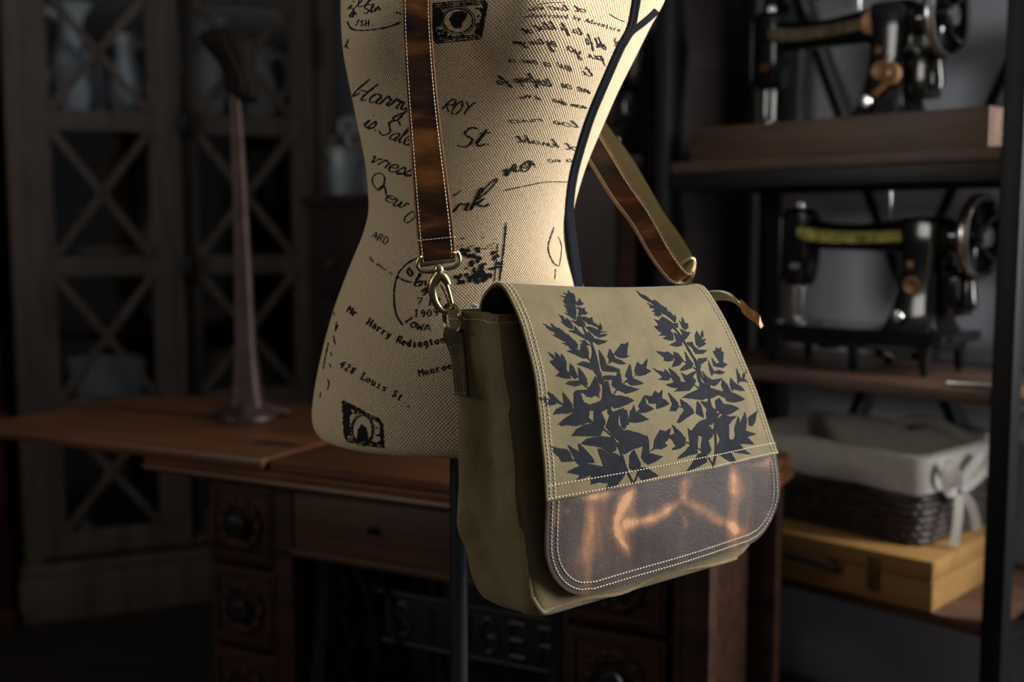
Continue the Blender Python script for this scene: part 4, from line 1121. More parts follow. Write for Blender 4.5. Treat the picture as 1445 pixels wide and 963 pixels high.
def seg(a, b, z0, z1):
    A_ = wpt(a); B_2 = wpt(b); mid = (z0 + z1) / 2
    mbw.bar(A_ + SD * .06 + V((0, 0, mid)), B_2 + SD * .06 + V((0, 0, mid)), .12, z1 - z0, 0)
seg(WS, w0, 0, H); seg(w1, tc_ + .1, 0, H); seg(w0, w1, 0, z0w); seg(w0, w1, z1w, H)
o = mbw.build('wall_right', M['wall'], None, smooth=False); o['kind'] = 'structure'
mb = MB()
for a, b, z in ((w0, w1, z0w + .03), (w0, w1, z1w - .03), (w0, w1, (z0w + z1w) / 2)):
    mb.bar(wpt(a) + SD * .08 + V((0, 0, z)), wpt(b) + SD * .08 + V((0, 0, z)), .06, .06, .004)
for t in (w0 + .03, w1 - .03, (w0 + w1) / 2):
    mb.bar(wpt(t) + SD * .08 + V((0, 0, z0w)), wpt(t) + SD * .08 + V((0, 0, z1w)), .06, .06, .004)
o = mb.build('window_1', M['frame_white'], None); o['kind'] = 'structure'
mb = MB(); mb.bar(wpt(w0) + SD * .08 + V((0, 0, (z0w + z1w) / 2)), wpt(w1) + SD * .08 + V((0, 0, (z0w + z1w) / 2)), .004, z1w - z0w - .04, 0)
g = mb.build('window_pane', M['glass'], o)
bl = CORN - CE * 2.6
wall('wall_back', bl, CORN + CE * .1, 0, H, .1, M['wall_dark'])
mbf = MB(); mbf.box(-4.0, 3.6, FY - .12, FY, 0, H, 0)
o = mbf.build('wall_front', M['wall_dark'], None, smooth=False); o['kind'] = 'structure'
# left wall with an unseen window added for fill light
LA = V((bl.x + .3, FY, 0)); LD = (bl - LA).normalized(); LNn = V((-LD.y, LD.x, 0)); LL = (bl - LA).length
fx0, fx1, fz0, fz1 = 1.85, 3.15, 1.55, 2.5
mbf = MB()
def segl(a, b, z0, z1):
    mid = V((0, 0, (z0 + z1) / 2)); mbf.bar(LA + LD * a + LNn * .06 + mid, LA + LD * b + LNn * .06 + mid, .12, z1 - z0, 0)
segl(0, fx0, 0, H); segl(fx1, LL, 0, H); segl(fx0, fx1, 0, fz0); segl(fx0, fx1, fz1, H)
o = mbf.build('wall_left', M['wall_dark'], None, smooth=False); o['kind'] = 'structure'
mb = MB()
for z in (fz0 + .03, fz1 - .03): mb.bar(LA + LD * fx0 + LNn * .08 + V((0, 0, z)), LA + LD * fx1 + LNn * .08 + V((0, 0, z)), .06, .06, .004)
for x in (fx0 + .03, (fx0 + fx1) / 2, fx1 - .03): mb.bar(LA + LD * x + LNn * .08 + V((0, 0, fz0)), LA + LD * x + LNn * .08 + V((0, 0, fz1)), .06, .06, .004)
o = mb.build('fill_window', M['frame_white'], None); o['kind'] = 'structure'  # frame of the added window, an opening for the left fill
mb = MB(); mb.bar(LA + LD * fx0 + LNn * .08 + V((0, 0, (fz0 + fz1) / 2)), LA + LD * fx1 + LNn * .08 + V((0, 0, (fz0 + fz1) / 2)), .004, fz1 - fz0, 0); mb.build('window_pane', M['glass'], o)  # pane of the added fill window
mb = MB(); mb.box(-4.2, 3.6, -2.4, 5.4, -.05, 0, 0); o = mb.build('floor', M['floor'], None, smooth=False); o['kind'] = 'structure'
mb = MB(); mb.box(-4.2, 3.6, -2.4, 5.4, H, H + .05, 0); o = mb.build('ceiling', M['ceil'], None, smooth=False); o['kind'] = 'structure'
mb = MB(); mb.bar(wpt(w1) - SD * .009 + V((0, 0, .05)), wpt(tc_ - .02) - SD * .009 + V((0, 0, .05)), .016, .10, .004)
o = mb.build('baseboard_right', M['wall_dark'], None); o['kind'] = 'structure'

# ================================================================== TREADLE SEWING TABLE
TU = V((.889, -.457, 0)).normalized(); TN = V((.457, .889, 0)).normalized()    # along the front (to the right), and to the back
T0 = atZ(195, 641, .78); T0.z = 0                                             # front left corner of the moulded top
TZ = .78
trz = math.atan2(TU.y, TU.x)
tab_ = thing('treadle_sewing_table', 'old oak treadle sewing table on a black iron stand, leaf folded out left', 'sewing table', T0, trz)
def tl_(P):            # world -> table coordinates
    q = P - T0
    return q.dot(TU), q.dot(TN), P.z
LEN = 1.10; DEP = .50
def moulded(x0, x1, y0, y1, z0, z1):
    prof = [(0.010, z0), (.004, z0 + .003), (0, z0 + .009), (.001, z0 + .013), (.006, z0 + .016), (.003, z0 + .020), (.003, z1 - .004), (.007, z1)]
    rings = []
    for ins, z in prof:
        rings.append([V((x, y, z)) for x, y in rrect(x0 + ins, x1 - ins, y0 + ins, y1 - ins, .012, 4, 2)])
    return rings
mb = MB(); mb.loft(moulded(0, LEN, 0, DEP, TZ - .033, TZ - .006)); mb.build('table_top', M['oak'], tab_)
xe = tl_(atZ(366, 647, .80))[0]
xr2 = LEN - .01
# leaf folded out to the left, rounded far corner
xl0 = -.47
ol = [(xe, .002), (xe, .55)]
for k in range(9):
    a = PI / 2 + PI / 2 * k / 8; ol.append((xl0 + .22 + .22 * math.cos(a), .55 - .22 + .22 * math.sin(a)))
for k in range(5):
    a = PI + PI / 2 * k / 4; ol.append((xl0 + .03 + .03 * math.cos(a), .032 + .03 * math.sin(a)))
prof = [(.004, 0), (0, .004), (0, .016), (.004, .020)]
cxx, cyy = xl0 + .4, .28
def inset_outline(o, d):
    res = []
    for x, y in o:
        vx, vy = x - cxx, y - cyy; l = math.hypot(vx, vy); res.append((x - vx / l * d, y - vy / l * d))
    return res
mb = MB(); mb.loft([[V((x, y, TZ - .004 + h)) for x, y in inset_outline(ol, i)] for i, h in prof][::-1]); lf = mb.build('leaf', M['oak'], tab_)
lf['label'] = 'orange-brown oak leaf folded out to the left'
mb = MB(); mb.loft([[V((x, y, TZ - .006 + h)) for x, y in rrect(xe + .004 + i, xr2 - i, .012 + i, .50 - i, .01, 3, 2)] for i, h in ((.003, 0), (0, .003), (0, .0175), (.004, .0215))]); mb.build('lid', M['oak'], tab_)
hx, hy, _ = tl_(atZ(385, 626, .796))
mb = MB(); mb.box(hx - .035, hx + .045, hy - .012, hy + .012, TZ + .0156, TZ + .0175, .0006); mb.tube([(hx + .002, hy - .012, TZ + .017), (hx + .002, hy + .012, TZ + .017)], .0025, 8)
mb.build('hinge', M['iron'], tab_)
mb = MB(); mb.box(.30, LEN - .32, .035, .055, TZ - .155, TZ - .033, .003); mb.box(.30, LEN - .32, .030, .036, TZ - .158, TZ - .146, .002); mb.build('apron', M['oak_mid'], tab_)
mb = MB(); mb.lathe([(0, 0), (.007, .001), (.008, .006), (.004, .010), (.004, .016), (0, .016)], 16, Matrix.Translation((.50, .034, TZ - .09)) @ Matrix.Rotation(PI / 2, 4, 'X')); mb.build('knob', M['iron'], tab_)
def drawer_stack(x0, x1, side):
    zt = TZ - .035; hh = .155
    post = MB()
    post.box(x0 - .012, x1 + .012, .05, .44, zt - 3 * hh - .015, zt - 3 * hh, .003)
    for xx in (x0 - .012, x1):
        post.box(xx, xx + .012, .04, .44, zt - 3 * hh - .015, zt, .003)
    post.box(x0, x1, .425, .44, zt - 3 * hh, zt, .002)
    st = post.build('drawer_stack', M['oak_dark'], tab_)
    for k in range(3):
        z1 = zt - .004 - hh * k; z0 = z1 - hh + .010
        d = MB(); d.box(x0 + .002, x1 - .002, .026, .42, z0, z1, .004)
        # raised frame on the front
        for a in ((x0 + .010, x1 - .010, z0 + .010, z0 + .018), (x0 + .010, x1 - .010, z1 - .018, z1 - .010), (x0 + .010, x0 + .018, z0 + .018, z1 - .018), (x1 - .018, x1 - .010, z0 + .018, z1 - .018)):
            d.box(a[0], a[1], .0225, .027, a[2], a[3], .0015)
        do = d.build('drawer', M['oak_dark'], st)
        cx, cz = (x0 + x1) / 2, (z0 + z1) / 2
        m = Matrix.Translation((cx, .026, cz)) @ Matrix.Rotation(PI / 2, 4, 'X')
        r = MB(); r.lathe([(.046, 0), (.047, .004), (.042, .008), (.038, .006), (.034, .009), (.030, .005), (.026, .003), (0, .003)], 36, m)
        for q in range(10):
            a = 2 * PI * q / 10
            r.lathe([(0.009, .002), (.008, .008), (.004, .010), (0, .0105)], 10, m @ Matrix.Translation((.041 * math.cos(a), .041 * math.sin(a), 0)))
        r.build('carved_rosette', M['oak_dark'], do) if False else None
        ro = r.build('carved_rosette', M['oak_dark'], st)
        kn = MB(); kn.lathe([(.012, 0), (.010, .006), (.013, .012), (.021, .016), (.023, .021), (.020, .026), (.010, .029), (0, .0295)], 28, m)
        kn.build('knob', M['iron'], st)
    return st
xL0 = tl_(atZ(268, 700, .72))[0]
drawer_stack(xL0 + .005, xL0 + .155, 0)
xR1 = LEN - .075
drawer_stack(xR1 - .165, xR1, 1)
# wooden uprights
def upright(x, w, y=.03, z0=.02, ridges=False):
    mb = MB(); mb.box(x, x + w, y, y + .04, z0, TZ - .03, .004)
    if ridges:
        for k in range(90): mb.tube([(x + .002, y - .001, TZ - .06 - k * .006), (x + .012, y - .001, TZ - .06 - k * .006)], .0022, 6)
    return mb.build('upright', M['oak_dark'], tab_)
xP = tl_(atZ(362, 740, .68))[0]
upright(xP + .01, .045); upright(xR1 + .008, .055, ridges=True)
upright(xP + .01, .045, .42); upright(xR1 + .008, .055, .42)
# cast iron side frames with scrolls
def scroll(cx, cz, r0, r1, a0, a1, n=26):
    return [(cx + (r0 + (r1 - r0) * k / n) * math.cos(a0 + (a1 - a0) * k / n), cz + (r0 + (r1 - r0) * k / n) * math.sin(a0 + (a1 - a0) * k / n)) for k in range(n + 1)]
def iron_frame(x, name='side_frame'):
    mb = MB()
    def T2(pts, r=.007): mb.tube([(x, y, z) for y, z in pts], r, 8, flat=1.4)
    zt = TZ - .04
    T2(smooth_path([V((.06, zt, 0)), V((.075, .55, 0)), V((.04, .3, 0)), V((.03, .12, 0)), V((.0, .02, 0))], 8) and [(p.x, p.y) for p in smooth_path([V((.06, zt, 0)), V((.075, .55, 0)), V((.04, .3, 0)), V((.03, .12, 0)), V((.0, .02, 0))], 8)], .010)
    T2([(p.x, p.y) for p in smooth_path([V((.44, zt, 0)), V((.425, .55, 0)), V((.46, .3, 0)), V((.47, .12, 0)), V((.50, .02, 0))], 8)], .010)
    T2([(.06, zt), (.44, zt)], .012); T2([(.06, .36), (.44, .36)], .008); T2([(.035, .14), (.465, .14)], .010)
    for s_ in (1, -1):
        f = lambda pts: [(.25 + s_ * (p[0]), p[1]) for p in pts]
        T2(f(scroll(.09, .60, .075, .015, -PI * .5, PI * 2.0)))
        T2(f(scroll(.09, .46, .07, .014, PI * .5, -PI * 1.9)))
        T2(f(scroll(.11, .25, .075, .015, PI * .5, PI * 3.0)))
        T2(f([(.0, zt), (.03, .64), (.015, .55), (.05, .42), (.0, .36)]))
        T2(f([(.0, .36), (.06, .30), (.03, .22), (.0, .14)]))
    return mb.build(name, M['iron'], tab_)
iron_frame(xP + .085); iron_frame(xR1 - .20)
# front lattice of the stand, seen between the uprights
def front_scrolls(x0, x1, y):
    mb = MB()
    def T2(pts, r=.006): mb.tube([(a, y, b) for a, b in pts], r, 8)
    def sp(pts): return [(p.x, p.y) for p in smooth_path([V((a, b, 0)) for a, b in pts], 8)]
    w = x1 - x0
    T2(sp([(x0, .60), (x0 + .006, .42), (x0, .24), (x0 + .004, .05)]), .009)
    for k, ph in enumerate((.18, .42, .66)):
        c = x0 + w * ph
        T2(sp([(c + .02, .61), (c - .018, .54), (c + .022, .46), (c - .020, .38), (c + .02, .30), (c - .018, .21), (c + .016, .12), (c, .05)]), .006)
        T2(sp([(c - .02, .61), (c + .018, .54), (c - .022, .46), (c + .020, .38), (c - .02, .30), (c + .018, .21), (c - .016, .12), (c, .05)]), .006)
    T2(sp([(x0 + w * .78, .61), (x0 + w * .93, .57), (x0 + w * 1.05, .50), (x0 + w * 1.08, .42)]), .009)
    return mb.build('iron_scrollwork', M['iron'], tab_)
xa = tl_(atZ(398, 760, .62))[0]; xb = tl_(atZ(540, 800, .6))[0]
front_scrolls(xa + .02, xb - .02, .10)
# name board of the stand with raised capitals
pc = V(tl_(atP(668, 893, T0 + TN * .14, TN)))
bxw, bzh = .185, .045
mb = MB()
def bar2(a, b, r): mb.tube([(p.x, .14, p.y) for p in smooth_path([V((q[0], q[1], 0)) for q in (a + b if False else a)], 6)], r, 8)
mb.box(pc.x - bxw, pc.x + bxw, .142, .150, pc.z - bzh, pc.z + bzh, .003)
for z in (pc.z - bzh, pc.z + bzh): mb.tube([(pc.x - bxw - .02, .143, z), (pc.x + bxw + .02, .143, z)], .006, 8)
for sx in (-1, 1):
    mb.tube([(p.x, .143, p.y) for p in smooth_path([V((pc.x + sx * (bxw + .01), pc.z - bzh, 0)), V((pc.x + sx * (bxw + .03), pc.z, 0)), V((pc.x + sx * (bxw + .01), pc.z + bzh + .02, 0)), V((pc.x + sx * (bxw - .03), pc.z + .14, 0)), V((pc.x + sx * (bxw - .11), pc.z + .20, 0))], 8)], .008, 8)
plate = mb.build('name_board', M['iron_plate'], tab_)
LT = {'S': [[(.85, .85), (.5, 1), (.15, .8), (.5, .52), (.85, .22), (.5, 0), (.12, .15)]], 'I': [[(.5, 0), (.5, 1)]], 'N': [[(.1, 0), (.1, 1)], [(.1, 1), (.9, 0)], [(.9, 0), (.9, 1)]],
      'G': [[(.88, .82), (.5, 1), (.12, .55), (.45, 0), (.88, .15), (.88, .45), (.55, .45)]], 'E': [[(.15, 0), (.15, 1)], [(.15, 1), (.85, 1)], [(.15, .5), (.75, .5)], [(.15, 0), (.85, 0)]],
      'R': [[(.12, 0), (.12, 1)], [(.12, 1), (.7, .98), (.85, .75), (.65, .5), (.12, .48)], [(.5, .48), (.9, 0)]]}
mb = MB(); lw = 2 * (bxw - .012) / 6
for k, ch in enumerate('SINGER'):
    for st in LT[ch]:
        pts = [(pc.x - bxw + .012 + lw * (k + .12 + .76 * a), .141, pc.z - bzh + .016 + (2 * bzh - .032) * b) for a, b in st]
        P = smooth_path(pts, 5) if len(pts) > 2 and ch in 'SGR' else [V(p) for p in pts]
        mb.tube(P, .0052, 6)
mb.build('raised_lettering', M['iron_letter'], plate)
# flywheel and treadle
mb = MB(); m = Matrix.Translation((xR1 - .24, .27, .33))
n = 48; ringp = [m @ V((0, .16 * math.cos(2 * PI * k / n), .16 * math.sin(2 * PI * k / n))) for k in range(n)]
mb.tube(ringp, .010, 8, closed=True)
for k in range(6):
    a = 2 * PI * k / 6; mb.tube([m @ V((0, .02 * math.cos(a), .02 * math.sin(a))), m @ V((.01, .09 * math.cos(a + .2), .09 * math.sin(a + .2))), m @ V((0, .155 * math.cos(a), .155 * math.sin(a)))], .006, 6)
mb.tube([m @ V((-.03, 0, 0)), m @ V((.06, 0, 0))], .012, 10); mb.build('flywheel', M['iron'], tab_)
mb = MB()
for k in range(9): mb.bar((xP + .16, .14 + k * .028, .10), (xR1 - .30, .14 + k * .028, .10), .010, .008, .002)
for x in (xP + .16, xR1 - .30): mb.bar((x, .13, .10), (x, .375, .10), .012, .014, .003)
mb.tube([(xP + .085, .25, .10), (xR1 - .20, .25, .10)], .006, 8); mb.build('treadle', M['iron'], tab_)

# ================================================================== SHOE LAST ON ITS STAND
lp = atZ(350, 592, .796)
last = thing('cobbler_stand', 'rusty iron cobbler stand holding an upturned shoe last, standing on the sewing table leaf', 'shoe last stand', (lp.x, lp.y, .796))
yl = lp.y
zt = atY(342, 140, yl).z - .796
mb = MB()
for k in range(3):
    a = -PI / 2 + .1 + 2 * PI * k / 3
    e = V((math.cos(a), math.sin(a), 0))
    foot = [V((0, 0, .042)) , e * .03 + V((0, 0, .028)), e * .055 + V((0, 0, .016)), e * .085 + V((0, 0, .008))]
    mb.tube(foot, [.022, .018, .018, .020], 12, flat=.55)
mb.lathe([(.0, 0), (.055, 0), (.062, .004), (.060, .012), (.04, .022), (.028, .036), (.026, .05), (0, .05)], 28)
mb.build('base', M['rust'], last)
mb = MB(); mb.loft([[V((x + lean, y, z)) for x, y in rrect(-w, w, -w * .8, w * .8, w * .5, 3, 2)] for w, z, lean in ((.036, .03, .0), (.028, .08, -.001), (.022, .16, -.002), (.018, .3, -.003), (.0145, .5, -.006), (.012, .62, -.009), (.011, zt + .01, -.012))])
mb.build('post', M['rust'], last)
secs = [(282, 300, 46, .010), (286, 318, 42, .020), (295, 340, 41, .030)]
# outline of the last from the photo: left and right edge per row, thickness
FO = [(41, 300, 322, .010), (44, 287, 342, .022), (52, 281, 354, .032), (62, 285, 359, .038), (75, 297, 359.5, .040), (88, 307, 358.5, .036), (100, 312.5, 359, .032), (113, 315, 361, .030), (124, 318, 366, .030), (133, 323, 368, .028), (140, 334, 367, .022), (145, 345, 361, .010)]
mb = MB(); rg = []
for y, a, b, th in FO:
    pa = atY(a, y, yl) - V((lp.x, yl, .796)); pb = atY(b, y, yl) - V((lp.x, yl, .796))
    c = (pa + pb) / 2; hw = (pb.x - pa.x) / 2
    rg.append([V((c.x + hw * math.cos(t), c.y - th * .75 * math.sin(t) * (1 + .35 * math.cos(t)), c.z)) for t in [2 * PI * k / 24 for k in range(24)]])
mb.loft(rg)
mb.tube(smooth_path([atY(x, y, yl - dy) - V((lp.x, yl, .796)) for x, y, dy in ((312, 50, .034), (326, 80, .040), (337, 105, .034), (342, 132, .026))], 6), .006, 8)
mb.build('foot_last', M['rust_dark'], last)

# ================================================================== DISPLAY CABINET
crz = math.atan2(CE.y, CE.x)
cab = thing('display_cabinet', 'weathered grey-brown display cabinet with two glazed cross-lattice doors against the back wall', 'cabinet', C0, crz)
CWD = 1.06; CDP = .31; CH = 2.02
def cpx(x, y):        # image point -> cabinet front coordinates (along, height)
    q = atP(x, y, C0, CD) - C0
    return q.dot(CE), q.z
xLp, _ = cpx(12, 300); xRp, _ = cpx(475, 300)
mb = MB()
mb.box(xLp, xLp + .055, 0, CDP, .12, CH, .006); mb.box(xRp - .055, xRp, 0, CDP, .12, CH, .006)
mb.box(xLp, xRp, CDP - .015, CDP, .12, CH, .002); mb.box(xLp, xRp, .004, CDP, CH - .06, CH, .004); mb.box(xLp, xRp, .004, CDP, .19, .21, .002)
mb.box(xLp - .02, xRp + .02, -.02, CDP, 0, .14, .006); mb.box(xLp - .01, xRp + .01, -.012, CDP, .14, .175, .008)
mb.box(xLp - .03, xRp + .03, -.04, CDP, CH, CH + .05, .012)
carc = mb.build('carcass', M['grey_wood'], cab)
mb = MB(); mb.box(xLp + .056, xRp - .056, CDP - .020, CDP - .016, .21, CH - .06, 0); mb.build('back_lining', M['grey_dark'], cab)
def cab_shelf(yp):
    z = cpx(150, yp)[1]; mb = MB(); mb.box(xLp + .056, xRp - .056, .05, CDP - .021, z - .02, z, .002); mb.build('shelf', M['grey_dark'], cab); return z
zA, zB, zC = cab_shelf(160), cab_shelf(378), cab_shelf(566)
def cdoor(pxs, knob_side):
    xo0, xi0, xi1, xo1 = [cpx(p, 300)[0] for p in pxs]
    mb = MB(); zb = cpx(150, 780)[1]; zt2 = CH - .065
    mb.box(xo0, xi0, -.004, .022, zb, zt2, .003); mb.box(xi1, xo1, -.004, .022, zb, zt2, .003)
    xm = (xi0 + xi1) / 2
    rails = [(cpx(150, 745)[1], zb), (cpx(150, 560)[1], cpx(150, 586)[1]), (cpx(150, 362)[1], cpx(150, 390)[1]), (cpx(150, 156)[1], cpx(150, 185)[1])]
    for a, b in rails: mb.box(xi0 - .002, xi1 + .002, -.002, .020, b, a, .002)
    mb.box(xi0 - .002, xi1 + .002, -.002, .020, zt2 - .07, zt2, .002)
    d = mb.build('door', M['grey_wood'], cab)
    cells = [(rails[0][0], rails[1][1]), (rails[1][0], rails[2][1]), (rails[2][0], rails[3][1]), (rails[3][0], zt2 - .07)]
    for z0, z1 in cells:
        g = MB(); g.box(xi0 - .004, xi1 + .004, .008, .012, z0 - .004, z1 + .004, 0); g.build('pane', M['glass'], d, smooth=False)
        for a, b in (((xi0, z0), (xi1, z1)), ((xi0, z1), (xi1, z0))):
            l = MB(); l.bar((a[0], .0005, a[1]), (b[0], .0005, b[1]), .023, .026, .003, up=V((0, -1, 0))); l.build('lattice_bar', M['grey_wood'], d)
    return d
cdoor((37, 76, 213, 247), 1); cdoor((269, 281, 413, 446), 0)
mb = MB(); xk = cpx(258, 300)[0]; xk1 = cpx(247.5, 300)[0]
mb.box(xk1, xk1 + .022, -.008, .022, .19, CH - .07, .003); mb.build('centre_moulding', M['grey_wood'], cab)
mb = MB(); xr_ = cpx(264, 300)[0]
mb.tube([(xr_, -.016, .24), (xr_, -.016, CH - .09)], .009, 10)
bolt = mb.build('bolt_rod', M['black_metal'], cab)
for yp in (175, 380):
    z = cpx(264, yp)[1]; mb = MB(); mb.lathe([(0, -.05), (.014, -.046), (.020, -.03), (.024, 0), (.020, .03), (.014, .046), (0, .05)], 18, Matrix.Translation((xr_, -.022, z))); mb.build('bolt_casing', M['black_metal'], bolt)
mb = MB(); xh = cpx(443, 100)[0]; mb.tube([(xh, -.012, cpx(443, 95)[1]), (xh, -.012, cpx(443, 35)[1])], .007, 10); mb.build('hinge', M['black_metal'], cab)
# ---- things in the cabinet
def cabw(x, y, z): return C0 + CE * x + CD * y + V((0, 0, z))
def pitcher(xpx, h, r, side, label, lip=True, dy=.13, handle=True):
    x = cpx(xpx, 100)[0]
    t = thing('ceramic_pitcher', label, 'pitcher', cabw(x, dy, zA), crz, 'white ceramics behind the upper panes')
    mb = MB()
    prof = [(0, 0), (r * .62, 0), (r * .66, .006), (r * .9, h * .18), (r, h * .34), (r * .86, h * .55), (r * .56, h * .74), (r * .58, h * .86), (r * .78, h), (r * .74, h), (r * .52, h * .86), (r * .5, h * .74), (r * .2, h * .6), (0, h * .58)]
    mb.lathe(prof, 28)
    if lip:
        for i, v in enumerate(mb.v):
            if v.z > h * .84 and v.x * -side > 0: v.x += -side * (v.z - h * .84) / (h * .16) * r * .35
    mb.build('body', M['ceramic'], t)
    if handle:
        mb = MB(); mb.tube(smooth_path([(side * r * .6, 0, h * .86), (side * r * 1.25, 0, h * .92), (side * r * 1.6, 0, h * .72), (side * r * 1.45, 0, h * .45), (side * r * .95, 0, h * .32)], 6), .012, 10); mb.build('handle', M['ceramic'], t)
    return t
pitcher(104, .34, .060, -1, 'tall white ceramic pitcher at the left behind the left cabinet door upper pane')
pitcher(182, .25, .052, 1, 'white ceramic pitcher with loop handle at right behind the left door upper pane', dy=.11)
pitcher(147, .20, .026, 1, 'slim white ceramic jug between the two pitchers behind left cabinet door', dy=.235)
pitcher(302, .32, .056, -1, 'large white ceramic pitcher behind the shoe last at the right cabinet door', dy=.12)
pitcher(378, .24, .060, 1, 'wide white ceramic pitcher at right end behind the right cabinet door', dy=.14)
def flatbox(name, label, cat, x0, x1, y0, y1, z0, h, mat, group=None):
    a = cpx(x0, 300)[0]; b = cpx(x1, 300)[0]
    t = thing(name, label, cat, cabw((a + b) / 2, (y0 + y1) / 2, z0), crz, group)
    w = (b - a) / 2; d = (y1 - y0) / 2
    mb = MB(); mb.box(-w, w, -d, d, .0, .0025, .0008); mb.box(-w, w, -d, d, h - .0025, h, .0008); mb.box(-w, w, d - .003, d, 0, h, .0008); mb.build('cover', mat, t)
    mb = MB(); mb.box(-w + .003, w - .003, -d + .003, d - .003, .0025, h - .0025, .0005); mb.build('pages', M['paper'], t)
    return t
flatbox('book', 'red-brown book lying flat on middle cabinet shelf behind left door', 'book', 92, 165, .07, .25, zB, .035, M['book'], 'books lying in the cabinet')
flatbox('book', 'dark blue book on top of the red-brown book behind left door', 'book', 110, 200, .09, .26, zB + .0355, .03, M['book2'], 'books lying in the cabinet')
z = zC
for k, (a, b) in enumerate(((286, 398), (288, 392), (284, 400), (290, 396))):
    flatbox('book', ('bottom', 'second from bottom', 'third from bottom', 'topmost')[k] + ' pale book of the stack behind right cabinet door', 'book', a, b, .07, .27, z, .032, M['paper'], 'pale books stacked in the cabinet'); z += .0325
a = cpx(88, 300)[0]; b = cpx(205, 300)[0]
tr = thing('white_tray', 'white shallow tray lying on a shelf behind the left cabinet door', 'tray', cabw((a + b) / 2, .18, zC), crz)
mb = MB(); w = (b - a) / 2; mb.loft([[V((x, y, z_)) for x, y in rrect(-w * f, w * f, -.1 * f, .1 * f, .03, 4, 3)] for f, z_ in ((.84, 0), (.9, .004), (1.0, .11), (.985, .11), (.87, .01))]); mb.build('bowl', M['ceramic'], tr)
bz = .211
mb = MB(); mb.lathe([(0, 0), (.022, 0), (.026, .012), (.028, .03), (.020, .05), (.010, .058), (.012, .066), (0, .068)], 20)
o = mb.build('ceramic_knob_jar', M['ceramic']); o.location = cabw(cpx(121, 700)[0], .12, bz); tag(o, 'tiny white jar at the bottom left behind the left cabinet door', 'jar')
# ---- red-brown cupboard at the far left
rp = atP(2, 400, C0 - CD * .0, CD); rx = (rp - C0).dot(CE)
cup = thing('wooden_cupboard', 'dark red-brown wooden cupboard at the left edge beside the grey display cabinet', 'cupboard', C0 + CE * (xLp - .34), crz)
mb = MB(); mb.box(-.15, .31, -.05, CDP, 0, .06, .004); mb.box(-.15, .30, -.04, CDP, .06, 1.9, .006); mb.box(-.15, .315, -.055, CDP, .62, .66, .006); mb.box(-.17, .33, -.07, CDP, 1.9, 1.95, .01); mb.build('carcass', M['red_wood'], cup)
for z0, z1 in ((.09, .60), (.69, 1.86)):
    mb = MB(); mb.box(-.12, .27, -.058, -.041, z0, z1, .004); mb.box(-.07, .22, -.064, -.057, z0 + .06, z1 - .06, .004); mb.build('door', M['red_wood'], cup)

# ================================================================== CHEST WITH BUCKET
q = atY(434, 276, 3.2); CHZ = q.z
ch = thing('drawer_chest', 'dark wooden drawer chest behind the dress form, carrying the metal bucket', 'chest', (q.x, q.y, 0), math.atan2(-SE.y, -SE.x))
mb = MB(); mb.box(0, .55, 0, .40, .08, CHZ - .03, .004); mb.box(-.015, .565, -.015, .405, CHZ - .03, CHZ, .006)
for x in (.02, .53):
    for y in (.02, .38): mb.box(x - .02, x + .02, y - .02, y + .02, 0, .085, .004)
mb.build('carcass', M['dark_wood'], ch)
for k in range(5):
    z0 = .10 + k * (CHZ - .15) / 5; d = MB(); d.box(.02, .53, -.012, .002, z0, z0 + (CHZ - .15) / 5 - .012, .004); do = d.build('drawer', M['dark_wood'], ch)
    for x in (.15, .40):
        kb = MB(); kb.lathe([(.006, 0), (.006, .01), (.014, .016), (.012, .024), (0, .027)], 16, Matrix.Translation((x, -.012, z0 + .09)) @ Matrix.Rotation(PI / 2, 4, 'X')); kb.build('knob', M['copper'], do)
bp_ = atY(490, 268, 3.27); br = .060
buck = thing('metal_bucket', 'small galvanised bucket filled with wooden spools on the dark drawer chest', 'bucket', (bp_.x, bp_.y, CHZ))
hb = atY(490, 210, 3.27).z - CHZ
mb = MB(); mb.lathe([(0, 0), (br * .78, 0), (br * .8, .004), (br * .88, hb * .4), (br * .89, hb * .42), (br * .98, hb * .93), (br * 1.04, hb * .95), (br * 1.05, hb), (br * 1.0, hb), (br * .86, hb * .4), (br * .76, .006), (0, .006)], 36); mb.build('pail', M['galv'], buck)
mb = MB(); mb.tube([(br * 1.04 * math.cos(a), br * .3 * math.sin(a) - br * .9, hb * .93 - .05 * math.sin(a)) for a in [PI * k / 16 for k in range(17)]], .0025, 8); mb.build('bail_handle', M['iron'], buck)
mb = MB(); mb.lathe([(0, hb * .55), (br * .9, hb * .55), (br * .9, hb * .57), (0, hb * .57)], 24); mb.build('filling', M['grey_dark'], buck)
def spool(dx, dy, z, tilt, label):
    t = thing('wooden_spool', label, 'spool', (bp_.x + dx, bp_.y + dy, CHZ + z), 0, 'wooden spools in the bucket'); t.rotation_euler = tilt
    mb = MB(); mb.lathe([(.004, 0), (.017, 0), (.018, .004), (.011, .012), (.010, .034), (.018, .042), (.017, .046), (.004, .046), (.004, 0)], 20); mb.build('reel', M['spool'], t)
    mb = MB(); mb.lathe([(.0112, .012), (.0145, .016), (.0145, .031), (.0112, .035)], 20); mb.build('thread', M['copper'], t)
spool(-.036, -.022, hb * .57 + .040, (.2, .1, 0), 'taller wooden spool at the left in the metal bucket')
spool(-.006, .024, hb * .57 + .022, (-.2, .1, 0), 'middle wooden spool in the metal bucket, beside the round metal disc')
spool(.028, -.012, hb * .57 + .026, (.3, .2, 0), 'wooden spool at the right in the metal bucket beside the dress form')
dz = atY(489.5, 178, 3.25).z - CHZ
disc = thing('bobbin_disc', 'round pale metal disc on a stem standing up out of the bucket', 'metal disc', (atY(489.5, 178, 3.25).x, bp_.y, CHZ + hb * .572))
hh = dz - hb * .572
